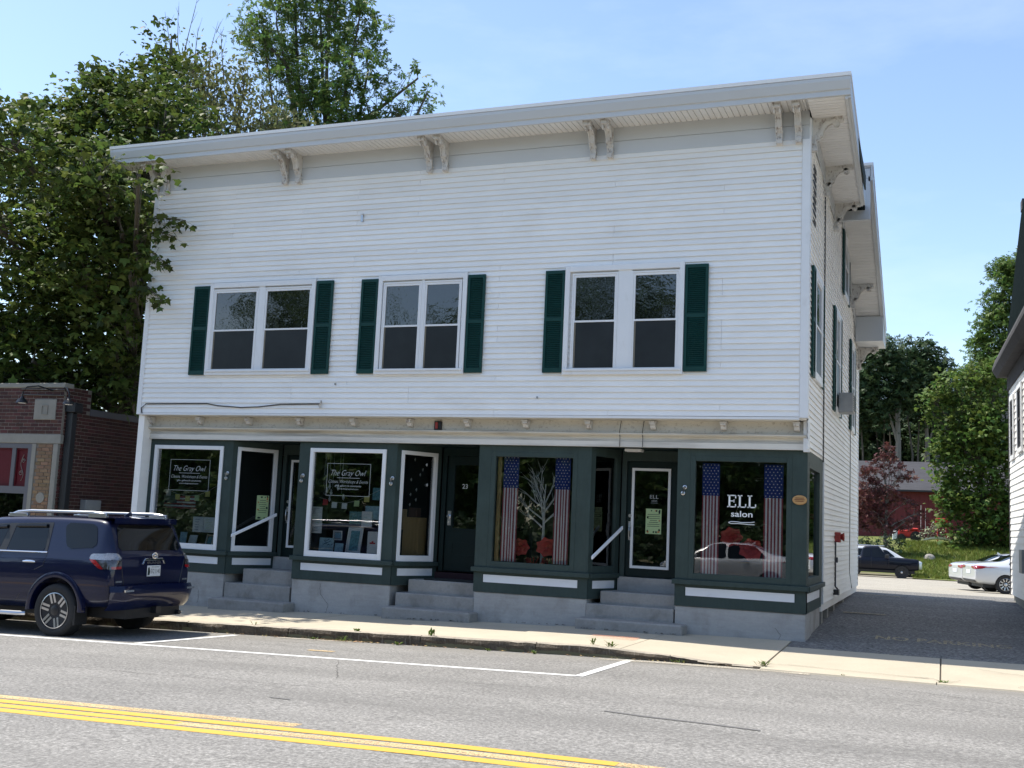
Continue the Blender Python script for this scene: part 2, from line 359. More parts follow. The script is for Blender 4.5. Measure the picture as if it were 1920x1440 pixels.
def fit_text(mb, s, fr, u0, u1, v0, n, h=None, shear=0, offset=0):
    """text from u0 to u1 on the plane of frame fr, base line v0"""
    vs_, fs = text_geo(s, 1, shear, offset=offset)
    xs = [p[0] for p in vs_]; k = (u1 - u0) / (max(xs) - min(xs)); x0 = min(xs)
    ys = [p[1] for p in vs_]; ky = k if h is None else h / (max(ys) - min(ys))
    mb.add([fr(u0 + (p[0] - x0) * k, v0 + p[1] * ky, n) for p in vs_], fs)
# frames: (u along, v up, n out of the surface)
FR = lambda u, v, n: (u, -n, v)              # street front, upper floors
ST = lambda u, v, n: (u, .3 - n, v)          # shop front
XS = -2.03
SD = lambda u, v, n: (XS + n, u, v)          # driveway side
def splay(a, b):
    a, b = Vector((*a, 0)), Vector((*b, 0)); d = (b - a).normalized(); nn = Vector((d.y, -d.x, 0))
    f = lambda u, v, n: tuple(a + d * u + nn * n + Vector((0, 0, v))); f.L = (b - a).length; return f
def fbox(mb, fr, u0, u1, v0, v1, n0, n1): return mb.box(u0, u1, v0, v1, n0, n1, fr)
def ring(mb, fr, u0, u1, v0, v1, w, n0, n1, wb=None, wt=None):
    wb = w if wb is None else wb; wt = w if wt is None else wt
    fbox(mb, fr, u0, u0 + w, v0, v1, n0, n1); fbox(mb, fr, u1 - w, u1, v0, v1, n0, n1)
    fbox(mb, fr, u0 + w, u1 - w, v0, v0 + wb, n0, n1); fbox(mb, fr, u0 + w, u1 - w, v1 - wt, v1, n0, n1)
def lerp_tab(tab, x): return float(np.interp(x, [t[0] for t in tab], [t[1] for t in tab]))

# ------------------------------------------------------------------ ground heights
ZG = [(-60, -1.2), (-30, -.62), (-12, -.2), (-6.5, -.07), (-3.6, 0), (-2, .02), (1, .03), (5, .08), (20, .3), (60, 1.)]
ZF = [(-60, -1.0), (-20, -.24), (-15, -.13), (-11, -.05), (-5.7, .085), (-2.2, .12), (0, .13), (5, .2), (20, .45), (60, 1.1)]
KH = [(-60, .15), (-4.6, .15), (-2.7, .035), (-2.0, .02), (4, .02), (7, .15), (60, .15)]
ZD = [(-.4, .11), (2, .2), (6, .36), (11, .46), (13, .46), (20, .2), (27, 0.0), (40, -.2), (48, -.3), (50, -.2), (60, 1.5), (66, 1.75), (75, 2.5), (100, 6), (150, 14), (260, 26), (700, 40)]
YK = -2.85
zg = lambda x: lerp_tab(ZG, x)
def zr(x, y): return zg(x) + .011 * min(max(YK - y, 0), 7)
def zsw(x, y):
    t = (y - YK) / (.3 - YK); return (zg(x) + lerp_tab(KH, x)) * (1 - t) + lerp_tab(ZF, x) * t
def zland(x, y):
    if y < YK: return zr(x, y)
    if y < -.4: return zsw(x, y)
    lat = .019 * (min(x, 20) + 2) * max(0, 1 - y / 25) if x < -2 else 0
    return lerp_tab(ZD, y) + max(lat, -.5)
def sheet(mb, xs, ys, zf, dz=0.0): return mb.grid([[(x, y, zf(x, y) + dz) for x in xs] for y in ys])
def lin(a, b, n): return list(np.linspace(a, b, n))
mb = MB()
gx = [-700, -300, -150, -80, -40, -30, -25] + lin(-20, 12, 33) + [20, 30, 50, 80, 150, 300, 700]
gy = [-500, -200, -90, -50, -30, -20, -17, -12, -8, -5, YK - .01, YK, -1.6, -.41, -.4] + lin(.5, 30, 31) + lin(32, 76, 34) + [85, 100, 120, 150, 200, 260, 350, 700]
sheet(mb, gx, gy, zland, -.09)
tag(mb.build('ground', EARTH, smooth=True, recalc=False), kind='structure')
mb = MB(); sheet(mb, [-120, -60, -40] + lin(-30, 12, 43) + [20, 40, 90], [-16.8, -14, -11, -9.85, -9, -7, -5, -4, -3.4, YK, YK + .05], zr)
tag(mb.build('road', ASPHALT, recalc=False), kind='structure')
mb = MB(); sheet(mb, lin(-2.24, 1.75, 12), [-.41, 0] + lin(.8, 13, 16), zland, -.012)
tag(mb.build('driveway', DRIVE, recalc=False), kind='structure')
mb = MB(); sheet(mb, lin(-16, 22, 20), lin(13, 49, 19), zland, -.016)
tag(mb.build('parking_lot', LOT, recalc=False), kind='structure')
mb = MB(); sheet(mb, lin(-16, 26, 30), lin(45.5, 72, 20), lambda x, y: zland(x, y) + .02 + .04 * math.sin(x * 1.7) * math.sin(y * 1.1) - .6 * max(0, min(1, (-1.6 - x) / 2)) * max(0, min(1, (51 - y) / 3)))
tag(mb.build('lawn', LAWN, recalc=False, smooth=True), kind='structure')
# near-side pavement behind the kerb where the photographer stands
mb = MB(); sheet(mb, [-60, -30, -15, -5, 5, 20, 60], [-21, -16.85], lambda x, y: zr(x, -16.8) + .14)
mb.box(-60, 60, -16.87, -16.78, -1.2, .19)
tag(mb.build('near_sidewalk', SLAB), kind='structure')

def strip(name, m, x0, x1, yc, w, dz, seg=.6, slope=0):
    mb = MB(); n = max(2, int(abs(x1 - x0) / seg)); xs = lin(x0, x1, n)
    mb.grid([[(x, yc + slope * (x - x0) + s * w / 2, zr(x, yc + s * w / 2) + dz) for x in xs] for s in (-1, 1)])
    return tag(mb.build(name, m, recalc=False), kind='structure')
strip('white_parking_line', WHITEP, -40, -3.98, -5.12, .11, .0025)
for x in (-10.35,):
    mb = MB(); mb.grid([[(x + s * .055 - .12 * (-3.05 - y), y, zr(x, y) + .004) for y in lin(-5.06, -3.05, 6)] for s in (-1, 1)]); tag(mb.build('parking_space_line', WHITEP, recalc=False), kind='structure')
mb = MB(); mb.grid([[(-4.03 + s * .055 + .02 * (y + 5), y, zr(-4, y) + .006) for y in lin(-5.17, -2.98, 6)] for s in (-1, 1)]); tag(mb.build('parking_space_line', WHITEP, recalc=False), kind='structure')
strip('yellow_centre_line', YELLOW, -30, 8, -10.37, .14, .0025)
strip('yellow_centre_line', YELLOW, -30, -2.2, -10.0, .14, .0035, slope=0)
strip('yellow_centre_line', YELLOW, -30, -5.9, -10.185, .135, .0025)
strip('faded_centre_line', YELLOWF, -5.9, 8, -10.185, .135, .0025)
strip('faded_centre_line', YELLOWF, -30, -5.0, -9.80, .15, .0025)
strip('faded_centre_line', YELLOWF, -2.2, 8, -10.0, .14, .0035)
strip('sand_drift', SANDP, -4.4, -1.6, -3.05, .22, .008)
strip('sand_drift', SANDP, -9.6, -8.3, -3.0, .12, .008)
strip('faded_centre_line', YELLOWF, -8.2, -7.8, -4.4, .12, .008)

# cracks, sealed seams and a patch in the asphalt
cr2 = MB()
def road_crack(x0, y0, x1, y1, n, amp, wid):
    P = []; yo = 0
    for t in lin(0, 1, n): yo = yo * .8 + R.uniform(-amp, amp); P.append((x0 + (x1 - x0) * t + R.uniform(-amp, amp), y0 + (y1 - y0) * t + yo))
    cr2.grid([[(x, y + s_ * wid * R.uniform(.4, 1), zr(x, y) + .004) for x, y in P] for s_ in (-1, 1)])
road_crack(-7.2, -5.3, -6.3, -6.9, 16, .02, .006); road_crack(-9.5, -7.7, -6.2, -7.6, 24, .03, .006); road_crack(-2, -3.3, .9, -4.4, 24, .03, .006); road_crack(-.2, -5.2, 2.2, -5.6, 20, .03, .006)
tag(cr2.build('road_crack', CRACK, recalc=False), kind='structure')
SEAL = mat('crack_sealant', (.125, .122, .118), .8)
for pts, wd_ in (([(-3.0, -7.62), (-2.6, -7.72), (-2.0, -7.8), (-1.5, -7.88)], .03), ([(-6.1, -8.55), (-5.85, -8.58)], .02)):
    mb = MB(); mb.grid([[(x, y + s_ * wd_ * R.uniform(.5, 1.2), zr(x, y) + .005) for x, y in pts] for s_ in (-1, 1)]); tag(mb.build('sealed_seam', SEAL, recalc=False), kind='structure')
# sidewalk slabs
sw = tag(bpy.data.objects.new('sidewalk', None), kind='structure'); col.objects.link(sw); sw['_w'] = (0, 0, 0)
JX = [-26.7, -24.65, -22.6, -20.5, -18.45, -16.4, -14.35, -12.3, -10.25, -8.25, -6.2, -4.22, -2.24, -.04, 2.15, 4.3, 6.4]
for i in range(len(JX) - 1):
    a, b = JX[i] + .011, JX[i + 1] - .011
    yb = .32 if b < -2 else -.42
    tl = R.uniform(-.006, .006); dz = R.uniform(-.006, .004)
    xs, ys = lin(a, b, 6), [YK + .13 if b < -2.6 else YK + .02] + lin(-2.2, yb, 5)
    mb = MB(); f = lambda x, y: zsw(x, y) + dz + tl * (x - a)
    mb.grid([[(x, y, f(x, y)) for x in xs] for y in ys])
    mb.grid([[(x, ys[0], f(x, ys[0]) - d) for x in xs] for d in (0, .10)])
    for xx in (a, b): mb.grid([[(xx, y, f(xx, y) - d) for y in ys] for d in (0, .10)])
    mb.build('slab', SLAB, sw)
mb = MB(); sheet(mb, lin(-27, 6.6, 60), [YK + .1] + lin(-2.2, -.42, 5), lambda x, y: zsw(x, y) - .03); mb.build('joint_bed', CRACKB, sw, recalc=False)
# cracks in the apron
cr = MB()
for pts in ([(-2.2, -2.55), (-1.9, -2.42), (-1.2, -2.52), (-.5, -2.6), (-.1, -2.55)], [(.0, -2.9), (.25, -2.5)], [(.42, -1.3), (.75, -1.6), (1.1, -1.7)], [(.85, -2.75), (1.0, -2.5), (1.5, -2.4)], [(-.35, -2.62), (-.15, -2.6), (-.05, -2.72)]):
    P = []
    for (x0, y0), (x1, y1) in zip(pts, pts[1:]):
        for t in lin(0, 1, 6)[:-1]: P.append((x0 + (x1 - x0) * t, y0 + (y1 - y0) * t + R.uniform(-.018, .018)))
    cr.grid([[(x, y + s * (.004 + .006 * R.random()), zsw(x, y) + .006) for x, y in P] for s in (-1, 1)])
tag(cr.build('sidewalk_crack', CRACK, recalc=False), kind='structure')
mb = MB(); mb.grid([[(x, y, zsw(x, y) + .006) for x in lin(-5.1, -4.35, 5)] for y in lin(-1.5, -1.0, 4)]); tag(mb.build('orange_survey_mark', ORANGEP, recalc=False), kind='structure')

# granite kerb, stone by stone
kb = tag(bpy.data.objects.new('kerb', None), kind='structure'); col.objects.link(kb); kb['_w'] = (0, 0, 0)
x = -27.0
while x < -2.3:
    L = R.uniform(1.5, 2.3); x1 = min(x + L, -2.25)
    n = 14; mb = MB(); rows = []
    offs = [(YK + .125, 0), (YK + .04, .004), (YK + .0, -.012), (YK - .012, -.06), (YK + .0, -.11), (YK - .005, -.2)]
    for k, (yy, dd) in enumerate(offs):
        row = []
        for xx in lin(x + .008, x1 - .008, n):
            h = zg(xx) + lerp_tab(KH, xx)
            z = h + dd * (lerp_tab(KH, xx) / .15 if k < 5 else 1) + (R.uniform(-.006, .006) if k in (1, 2) else 0)
            row.append((xx, yy + (R.uniform(-.018, .012) if 1 <= k <= 4 else 0), z))
        rows.append(row)
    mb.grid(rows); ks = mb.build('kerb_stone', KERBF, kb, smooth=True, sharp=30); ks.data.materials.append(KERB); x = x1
    for pf in ks.data.polygons: pf.material_index = 1 if abs(pf.normal.z) > .72 else 0  # upward faces take the light tone, the rest the stained, shade-darkened one
mb = MB()
x = -2.25
while x < 8:
    x1 = x + R.uniform(1.6, 2.2)
    mb = MB(); xs = lin(x + .006, x1 - .006, 5)
    mb.grid([[(xx, y, zg(xx) + lerp_tab(KH, xx) + d) for xx in xs] for y, d in ((YK + .03, .002), (YK - .14, .0), (YK - .15, -.02), (YK - .15, -.1))]); mb.build('kerb_stone', SLAB, kb); x = x1

# ------------------------------------------------------------------ the white building
wb = thing('white_building', (-8.6, 0, -.1), 'white clapboard building with green shutters, bracketed eaves and green shop fronts at street level', 'building')
XL, XR = -15.2, XS
# hidden core walls, floors, roof
mb = MB()
mb.box(XL + .02, XR - .14, .03, .14, 3.64, 8.74)                    # upper front sheathing
mb.prism([(2.72, .45), (11.38, .45), (11.38, 6.5), (5.3, 9.0), (5.3, 8.3), (2.72, 8.3)], XR - .14, XR - .004, lambda a, b, t: (t, a, b)); mb.box(XR - .14, XR - .004, .03, 2.72, 3.62, 8.7); mb.box(XR - .14, XR - .004, .33, 2.72, 3.16, 3.62)
mb.box(XL + .02, XL + .16, .03, 11.38, -.3, 8.5); mb.box(XL + .1, XR - .14, 11.2, 11.38, .3, 6.9)
mb.build('wall', WHITE, wb)
mb = MB()
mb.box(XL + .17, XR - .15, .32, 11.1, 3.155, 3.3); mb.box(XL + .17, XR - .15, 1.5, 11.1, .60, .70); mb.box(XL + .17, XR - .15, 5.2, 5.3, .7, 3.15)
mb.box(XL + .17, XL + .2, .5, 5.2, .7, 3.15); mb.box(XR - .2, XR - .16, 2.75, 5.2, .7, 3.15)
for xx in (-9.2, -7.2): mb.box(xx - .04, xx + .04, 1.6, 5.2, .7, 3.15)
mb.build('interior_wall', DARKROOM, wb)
# siding boards: street front
EXP = .1003
def board(prof_fn, name='siding_board'):
    pass
def front_board(z, x0, x1):
    mb = MB(); prof = [(0.003, z + EXP + .010), (.005, z + EXP + .010), (.030, z + .003), (.030, z), (.026, z), (.005, z + .012)]
    mb.prism([(n, v) for n, v in prof], x0, x1, lambda n, v, u: FR(u, v, n)); return mb.build('siding_board', WHITE, wb)
z = 3.66; k = 0
while z < 8.22:
    cuts = sorted(R.sample([-13.2, -11.6, -10.4, -9.1, -7.4, -5.3, -3.4], 2))
    if cuts[1] - cuts[0] < 1.5: cuts = cuts[:1]
    xs = [XL + .1] + cuts + [XR - .10]
    for a, b in zip(xs, xs[1:]): front_board(z + R.uniform(-.0025, .0025), a, b - .004)
    z += EXP; k += 1
# driveway side
def side_top(y):
    if y < 5.2: return 8.67 - .067 * y
    return 9.12 - .415 * (y - 5.2)
z = .60
while z < 8.7:
    y0 = 2.78 if z < 3.12 else .10
    ys = [y for y in lin(.1, 11.3, 300) if side_top(y) > z + EXP]
    y1 = max(ys) if ys else None
    if not ys: break
    spans = [(max(y0, .1), 11.3)] if z + EXP < side_top(11.3) else None
    if spans is None:
        spans = []; cur = None
        for y in lin(.1, 11.3, 225):
            ok = side_top(y) > z + .04
            if ok and cur is None: cur = y
            if not ok and cur is not None: spans.append((cur, y)); cur = None
        if cur is not None: spans.append((cur, 11.3))
    for a, b in spans:
        if b - a < .15: continue
        mb = MB(); prof = [(0.002, z + EXP + .010), (.005, z + EXP + .010), (.030, z + .004), (.030, z), (.024, z), (.003, z + .008)]
        mb.prism(prof, a, b, lambda n, v, u: SD(u, v, n)); mb.build('siding_board', WHITE, wb)
    z += EXP
# corner boards, skirt
mb = MB(); fbox(mb, FR, XL - .0, XL + .1, 3.62, 8.25, 0, .036); fbox(mb, FR, XL, XL + .02, 3.62, 8.25, -.1, 0); mb.build('corner_board', TRIM, wb)
mb = MB(); fbox(mb, FR, XR - .10, XR + .028, 3.645, 8.25, 0, .036); fbox(mb, SD, 0, .10, 3.645, 8.62, 0.0, .034); fbox(mb, SD, .1, .32, 3.16, 3.645, 0, .026); mb.build('corner_board', TRIM, wb)
mb = MB(); fbox(mb, SD, 11.3, 11.4, .6, 6.6, 0, .03); mb.build('corner_board', TRIM, wb)
mb = MB(); fbox(mb, SD, 2.72, 2.80, .58, 3.15, 0, .026); mb.build('corner_board', TRIM, wb)
mb = MB(); fbox(mb, FR, XL + .1, XR - .10, 3.615, 3.655, 0, .028); mb.build('bottom_trim', TRIM, wb)
mb = MB(); mb.box(XL + .12, XR - .12, -.0, .30, 3.60, 3.614); mb.build('overhang_soffit', CREAM, wb)
# frieze, cornice
mb = MB(); fbox(mb, FR, XL + .04, XR + .01, 8.255, 8.49, 0, .02); fbox(mb, FR, XL + .04, XR + .01, 8.495, 8.74, 0, .028); mb.build('frieze_board', ALU, wb)
EX0, EX1 = -15.88, -1.33
mb = MB()
mb.prism([(.60, 8.705), (.635, 8.705), (.635, 8.79), (.66, 8.80), (.70, 8.93), (.70, 8.99), (.60, 8.99)], EX0, EX1, lambda n, v, u: FR(u, v, n)); mb.build('fascia', ALU, wb, bevel=.003)
mb = MB(); mb.prism([(.71, 8.995), (.715, 9.055), (.45, 9.06), (.45, 8.995)], EX0 - .01, EX1 + .01, lambda n, v, u: FR(u, v, n)); mb.build('roof_edge', ROOFEDGE, wb)
u = EX0 + .02
while u < XS - .05:
    u1 = min(u + .305, XS + .03); mb = MB()
    for q in range(3):
        a, b = u + (u1 - u) * q / 3, u + (u1 - u) * (q + 1) / 3
        mb.box(a + .006, b - .005, -.6, -.028, 8.737, 8.757)
    mb.box(u, u1, -.6, -.028, 8.757, 8.762); mb.build('soffit_panel', SOFFIT, wb); u = u1
# raking eaves on the driveway side
def rake(y0, z0, y1, z1, x1, nm, x2=None):
    sl = (z1 - z0) / (y1 - y0); x2 = x1 if x2 is None else x2
    xe = lambda y: x1 + (x2 - x1) * (y - y0) / (y1 - y0)
    def strip_(mb, ta, tb, oa, ob):
        P = [(y, z + t, xe(y) + o) for (y, z) in ((y0, z0), (y1, z1)) for t in (ta, tb) for o in (oa, ob)]
        mb.add([(x, y, z) for y, z, x in P], [(0, 1, 3, 2), (4, 6, 7, 5), (0, 4, 5, 1), (2, 3, 7, 6), (0, 2, 6, 4), (1, 5, 7, 3)])
    mb = MB(); strip_(mb, -.32, 0, -.04, 0); strip_(mb, -.34, -.24, -.085, -.041); mb.build(nm, ALU, wb)
    mb = MB(); strip_(mb, .004, .06, -.3, .012); mb.build('roof_edge', ROOFEDGE, wb)
    y = y0
    while y < y1 - .02:
        yb = min(y + .305, y1); mb = MB()
        for q in range(3):
            a, b = y + (yb - y) * q / 3 + .006, y + (yb - y) * (q + 1) / 3 - .005
            za, zb_ = z0 + sl * (a - y0) - .30, z0 + sl * (b - y0) - .30; xx = xe((a + b) / 2) - .086
            mb.prism([(a, za), (b, zb_), (b, zb_ + .012), (a, za + .012)], XS + .036, xx, lambda p, q_, t: (t, p, q_))
        a, b = y, yb; za, zb_ = z0 + sl * (a - y0) - .286, z0 + sl * (b - y0) - .286
        mb.prism([(a, za), (b, zb_), (b, zb_ + .006), (a, za + .006)], XS + .036, xe(y) - .088, lambda p, q_, t: (t, p, q_))
        mb.build('soffit_panel', SOFFIT, wb); y = yb
    w = [(max(y0, 0.1), z0 + sl * (max(y0, .1) - y0) - .31), (y1 - .1, z1 - sl * .1 - .31)]
    mb = MB(); mb.prism([w[0], w[1], (w[1][0], w[1][1] - .3), (w[0][0], w[0][1] - .3)], XS + .033, XS + .05, lambda a, b, t: (t, a, b)); mb.build('rake_frieze', ALU, wb)
rake(-.60, 8.99, 4.3, 8.66, -1.33, 'rake_fascia', -1.42); rake(5.2, 9.45, 11.1, 7.0, -1.33, 'rake_fascia')
mb = MB(); mb.prism([(1.7, 8.80), (3.55, 8.70), (3.55, 8.42), (2.2, 8.52)], -1.385, -1.36, lambda a, b, t: (t, a, b)); mb.build('bare_fascia_patch', mat('bare_dark_wood', (.02, .035, .028), .8, nz=[(4, .4, U)]), wb)
mb = MB(); mb.box(XL - .6, -1.38, 5.2, 5.3, 8.3, 9.38); mb.build('roof_front', ALU, wb)
mb = MB(); mb.prism([(-.58, 8.98), (5.2, 8.6), (5.2, 8.5), (-.58, 8.9)], EX0 + .05, -1.48, lambda a, b, t: (t, a, b))
mb.prism([(5.3, 9.40), (11.1, 7.0), (11.1, 6.9), (5.3, 9.25)], EX0 + .05, -1.375, lambda a, b, t: (t, a, b)); mb.build('roof', SLATE, wb)
mb = MB(); mb.prism([(9.9, 7.17), (11.1, 6.67), (11.1, 6.56), (9.9, 6.56)], XS + .04, -1.345, lambda a, b, t: (t, a, b)); mb.build('return_box', ALU, wb)
# eave brackets
def bracket_profile(o=0.0):
    return [(0.0, 8.735), (.54 - o, 8.735), (.54 - o, 8.66 + o), (.50, 8.62 + o), (.43, 8.60 + o), (.38 - o, 8.63), (.33 - o, 8.61), (.26 - o, 8.54), (.215 - o, 8.45), (.20 - o, 8.40), (.13 - o, 8.34), (.11 - o, 8.26 + o), (.06, 8.20 + o), (0.0, 8.20 + o)]
br = MB(); bf = lambda n, v, u: (u, -n, v - 8.2)
body_ = [(0, 8.735), (.46, 8.735), (.46, 8.68), (.41, 8.655), (.36, 8.64), (.30, 8.64), (.245, 8.61), (.205, 8.56), (.18, 8.50), (.165, 8.44), (.12, 8.405), (.085, 8.36), (.075, 8.29), (.09, 8.235), (.06, 8.2), (0, 8.2)]
br.prism(body_, -.034, .034, bf)
for sg in (-1, 1):
    br.prism([(n * 1.06 + .004, v - (.012 if n > .1 else 0)) for n, v in body_[1:14]] + [(n * .80, v + .03) for n, v in body_[13:0:-1]], sg * .0345, sg * .052, bf)
    br.lathe([(.012, -.006), (.052, -.006), (.052, .012), (.03, .022), (.012, .012)], 14, (sg * .046, -.395, .425), 'x'); br.lathe([(.012, -.006), (.04, -.006), (.04, .012), (.012, .02)], 12, (sg * .046, -.10, .185), 'x')
br.box(-.066, .066, -.50, -.36, .50, .534); br.box(-.062, .062, -.51, -.41, .455, .50); br.box(-.048, .048, -.10, .0, -.02, .045); br.box(-.055, .055, -.085, .0, .09, .105)
bo = br.build('eave_bracket', CORBEL, wb, origin=(0, 0, 0)); bmesh_ = bo.data
bo.location = Vector((-2.5, -.028, 8.2)) - Vector(wb['_w'])
for xx in (-2.19, -5.71, -5.40, -8.89, -8.57, -12.03, -11.73, -15.15, -14.88): inst('eave_bracket', bmesh_, wb, (xx, -.028, 8.2))
for yy, zz in ((.16, 8.11), (2.25, 7.97), (4.2, 7.84), (8.7, 7.16), (10.9, 6.02)): inst('eave_bracket', bmesh_, wb, (XS + .02, yy, zz), (0, 0, rad(90)))
# small cornice over the shops
mb = MB(); fbox(mb, ST, -15.1, -2.09, 3.405, 3.60, -.02, .03); mb.build('shop_frieze', CREAMD, wb)
mb = MB(); mb.prism([(-.02, 3.34), (.10, 3.34), (.14, 3.365), (.14, 3.385), (.05, 3.404), (-.02, 3.404)], -15.16, -2.04, lambda n, v, u: ST(u, v, n)); mb.build('shop_cornice', CREAM, wb)
mb = MB(); mb.prism([(-.02, 3.245), (.06, 3.245), (.065, 3.26), (.04, 3.29), (.04, 3.325), (.08, 3.339), (-.02, 3.339)], -15.14, -2.06, lambda n, v, u: ST(u, v, n)); mb.build('shop_cornice', CREAM, wb)
mb = MB(); fbox(mb, ST, -15.14, -2.05, 3.15, 3.244, -.02, .075); mb.build('shop_architrave', CREAMW, wb)
mb = MB(); fbox(mb, ST, -15.24, -15.141, 3.13, 3.60, -.03, .09); mb.build('corner_board', CREAMW, wb)
mb = MB(); fbox(mb, ST, -2.089, XS + .03, 3.12, 3.612, -.03, .10); mb.build('corner_board', TRIM, wb)
sb = MB(); sb.prism([(0, .11), (.17, .11), (.17, .08), (.12, .06), (.10, .02), (.05, .0), (0, 0)], -.045, .045, lambda n, v, u: (u, -n, v)); sb.box(-.055, .055, -.18, 0, .111, .14)
so = sb.build('small_bracket', CORBEL, wb, origin=(0, 0, 0)); so.location = Vector((-15.0, .27, 3.45)) - Vector(wb['_w'])
for xx in (-13.8, -12.65, -11.49, -10.32, -9.14, -7.98, -6.86, -5.70, -4.56, -3.37, -2.19): inst('small_bracket', so.data, wb, (xx, .27, 3.45))
mb = MB(); fbox(mb, ST, -8.66, -8.52, 3.40, 3.56, .03, .08); o = mb.build('alarm_box', BLACKM, wb); mb = MB(); fbox(mb, ST, -8.635, -8.585, 3.42, 3.54, .081, .092); mb.build('alarm_lamp', RED, o)
for xx in (-5.14, -4.74):
    mb = MB(); mb.tube([(xx, .26, 3.6), (xx + .005, .15, 3.40), (xx, .21, 3.3), (xx, .2, 3.15)], .006, 4); mb.build('dangling_wire', CABLE, wb)

# windows
def shutter(fr, u0, u1, v0, v1, n0=.032):
    w = .045; mb = MB(); vm = v0 + (v1 - v0) * .52
    ring(mb, fr, u0, u1, v0, v1, w, n0, n0 + .035, .085, .06); fbox(mb, fr, u0 + w, u1 - w, vm - .035, vm + .035, n0, n0 + .033)
    fbox(mb, fr, u0 + w, u1 - w, v0 + .085, v1 - .06, n0, n0 + .006)
    s = mb.build('shutter', SHUT, wb)
    mb = MB()
    for a, b in ((v0 + .09, vm - .04), (vm + .04, v1 - .065)):
        n = int((b - a) / .033)
        for i in range(n):
            z0 = a + (b - a) * i / n
            mb.prism([(n0 + .007, z0 + .026), (n0 + .012, z0 + .028), (n0 + .031, z0 + .005), (n0 + .026, z0 + .002)], u0 + w, u1 - w, lambda nn, v, u: fr(u, v, nn))
    mb.build('louvres', SHUT, s, kind='stuff')
def sash_unit(fr, par, u0, u1, v0, v1, vm):
    mb = MB(); ring(mb, fr, u0 - .055, u1 + .055, v0 - .06, v1 + .07, .022, .02, .068, .025, .028); mb.build('window_track', TRIM, par)
    mb = MB(); ring(mb, fr, u0 - .032, u1 + .032, vm - .005, v1 + .04, .034, .022, .058, .03, .042); mb.build('upper_sash', TRIM, par)
    mb = MB(); ring(mb, fr, u0 - .032, u1 + .032, v0 - .034, vm + .026, .026, .03, .062, .035, .032); mb.build('screen_frame', TRIM, par)
    mb = MB(); fbox(mb, fr, u0, u1, vm + .02, v1, .022, .040); mb.build('pane', SASHGLASS, par)
    mb = MB(); fbox(mb, fr, u0 - .006, u1 + .006, v0, vm - .006, .022, .046); mb.build('screen_pane', SCREEN, par)
    mb = MB(); fbox(mb, fr, u0 - .004, u0 + .022, v0 + .004, vm - .01, .046, .049); mb.build('inner_stile', STILE, par)
def front_window(c0, c1, z0, z1, panes, vm=5.28):
    mb = MB(); w = .085
    ring(mb, FR, c0, c1, z0, z1, w, .022, .082, .06, .10)
    fbox(mb, FR, c0 + .02, c1 - .02, z0 + .06, z0 + .10, .075, .105)
    wdw = mb.build('window', TRIM, wb, bevel=.004)
    if len(panes) == 2:
        mb = MB(); fbox(mb, FR, panes[0][1] + .056, panes[1][0] - .056, z0 + .06, z1 - .10, .022, .060); mb.build('mullion', TRIM, wdw)
    for a, b in panes: sash_unit(FR, wdw, a, b, 4.52 if panes[0][0] < -13 else 4.475, z1 - .20, vm)
    return wdw
front_window(-13.60, -11.18, 4.40, 6.25, [(-13.46, -12.52), (-12.27, -11.31)]); shutter(FR, -13.99, -13.61, 4.41, 6.20); shutter(FR, -11.165, -10.80, 4.41, 6.21)
front_window(-9.82, -8.01, 4.39, 6.25, [(-9.66, -8.98), (-8.82, -8.17)]); shutter(FR, -10.19, -9.83, 4.41, 6.20); shutter(FR, -8.0, -7.66, 4.41, 6.20)
front_window(-6.14, -4.03, 4.36, 6.27, [(-5.95, -5.24), (-4.88, -4.17)]); shutter(FR, -6.51, -6.15, 4.40, 6.21); shutter(FR, -4.02, -3.63, 4.40, 6.22)
def side_window(y0, y1, v0, v1, sh=.34):
    mb = MB(); ring(mb, SD, y0 + sh, y1 - sh, v0, v1, .08, .022, .07); w = mb.build('window', TRIM, wb)
    sash_unit(SD, w, y0 + sh + .14, y1 - sh - .14, v0 + .14, v1 - .14, (v0 + v1) / 2)
    shutter(SD, y0, y0 + sh - .01, v0, v1); shutter(SD, y1 - sh + .01, y1, v0, v1)
side_window(.36, 2.2, 4.38, 6.22); side_window(4.2, 5.9, 4.24, 6.32); side_window(8.25, 9.9, 4.24, 6.34); side_window(6.2, 7.9, 7.0, 8.4, .3)
mb = MB(); fbox(mb, SD, 5.0, 5.45, 4.28, 4.68, .07, .36); o = mb.build('air_conditioner', GREYBOX, wb, bevel=.015)
mb = MB()
for i in range(7): fbox(mb, SD, 5.05, 5.40, 4.33 + i * .045, 4.35 + i * .045, .36, .37)
mb.build('grille', PLASTIC, o)
mb = MB()
for i in range(8): fbox(mb, SD, .5, .9, 7.0 + i * .13, 7.08 + i * .13, .02, .03)
mb.build('louvred_vent', GREYTRIM, wb)
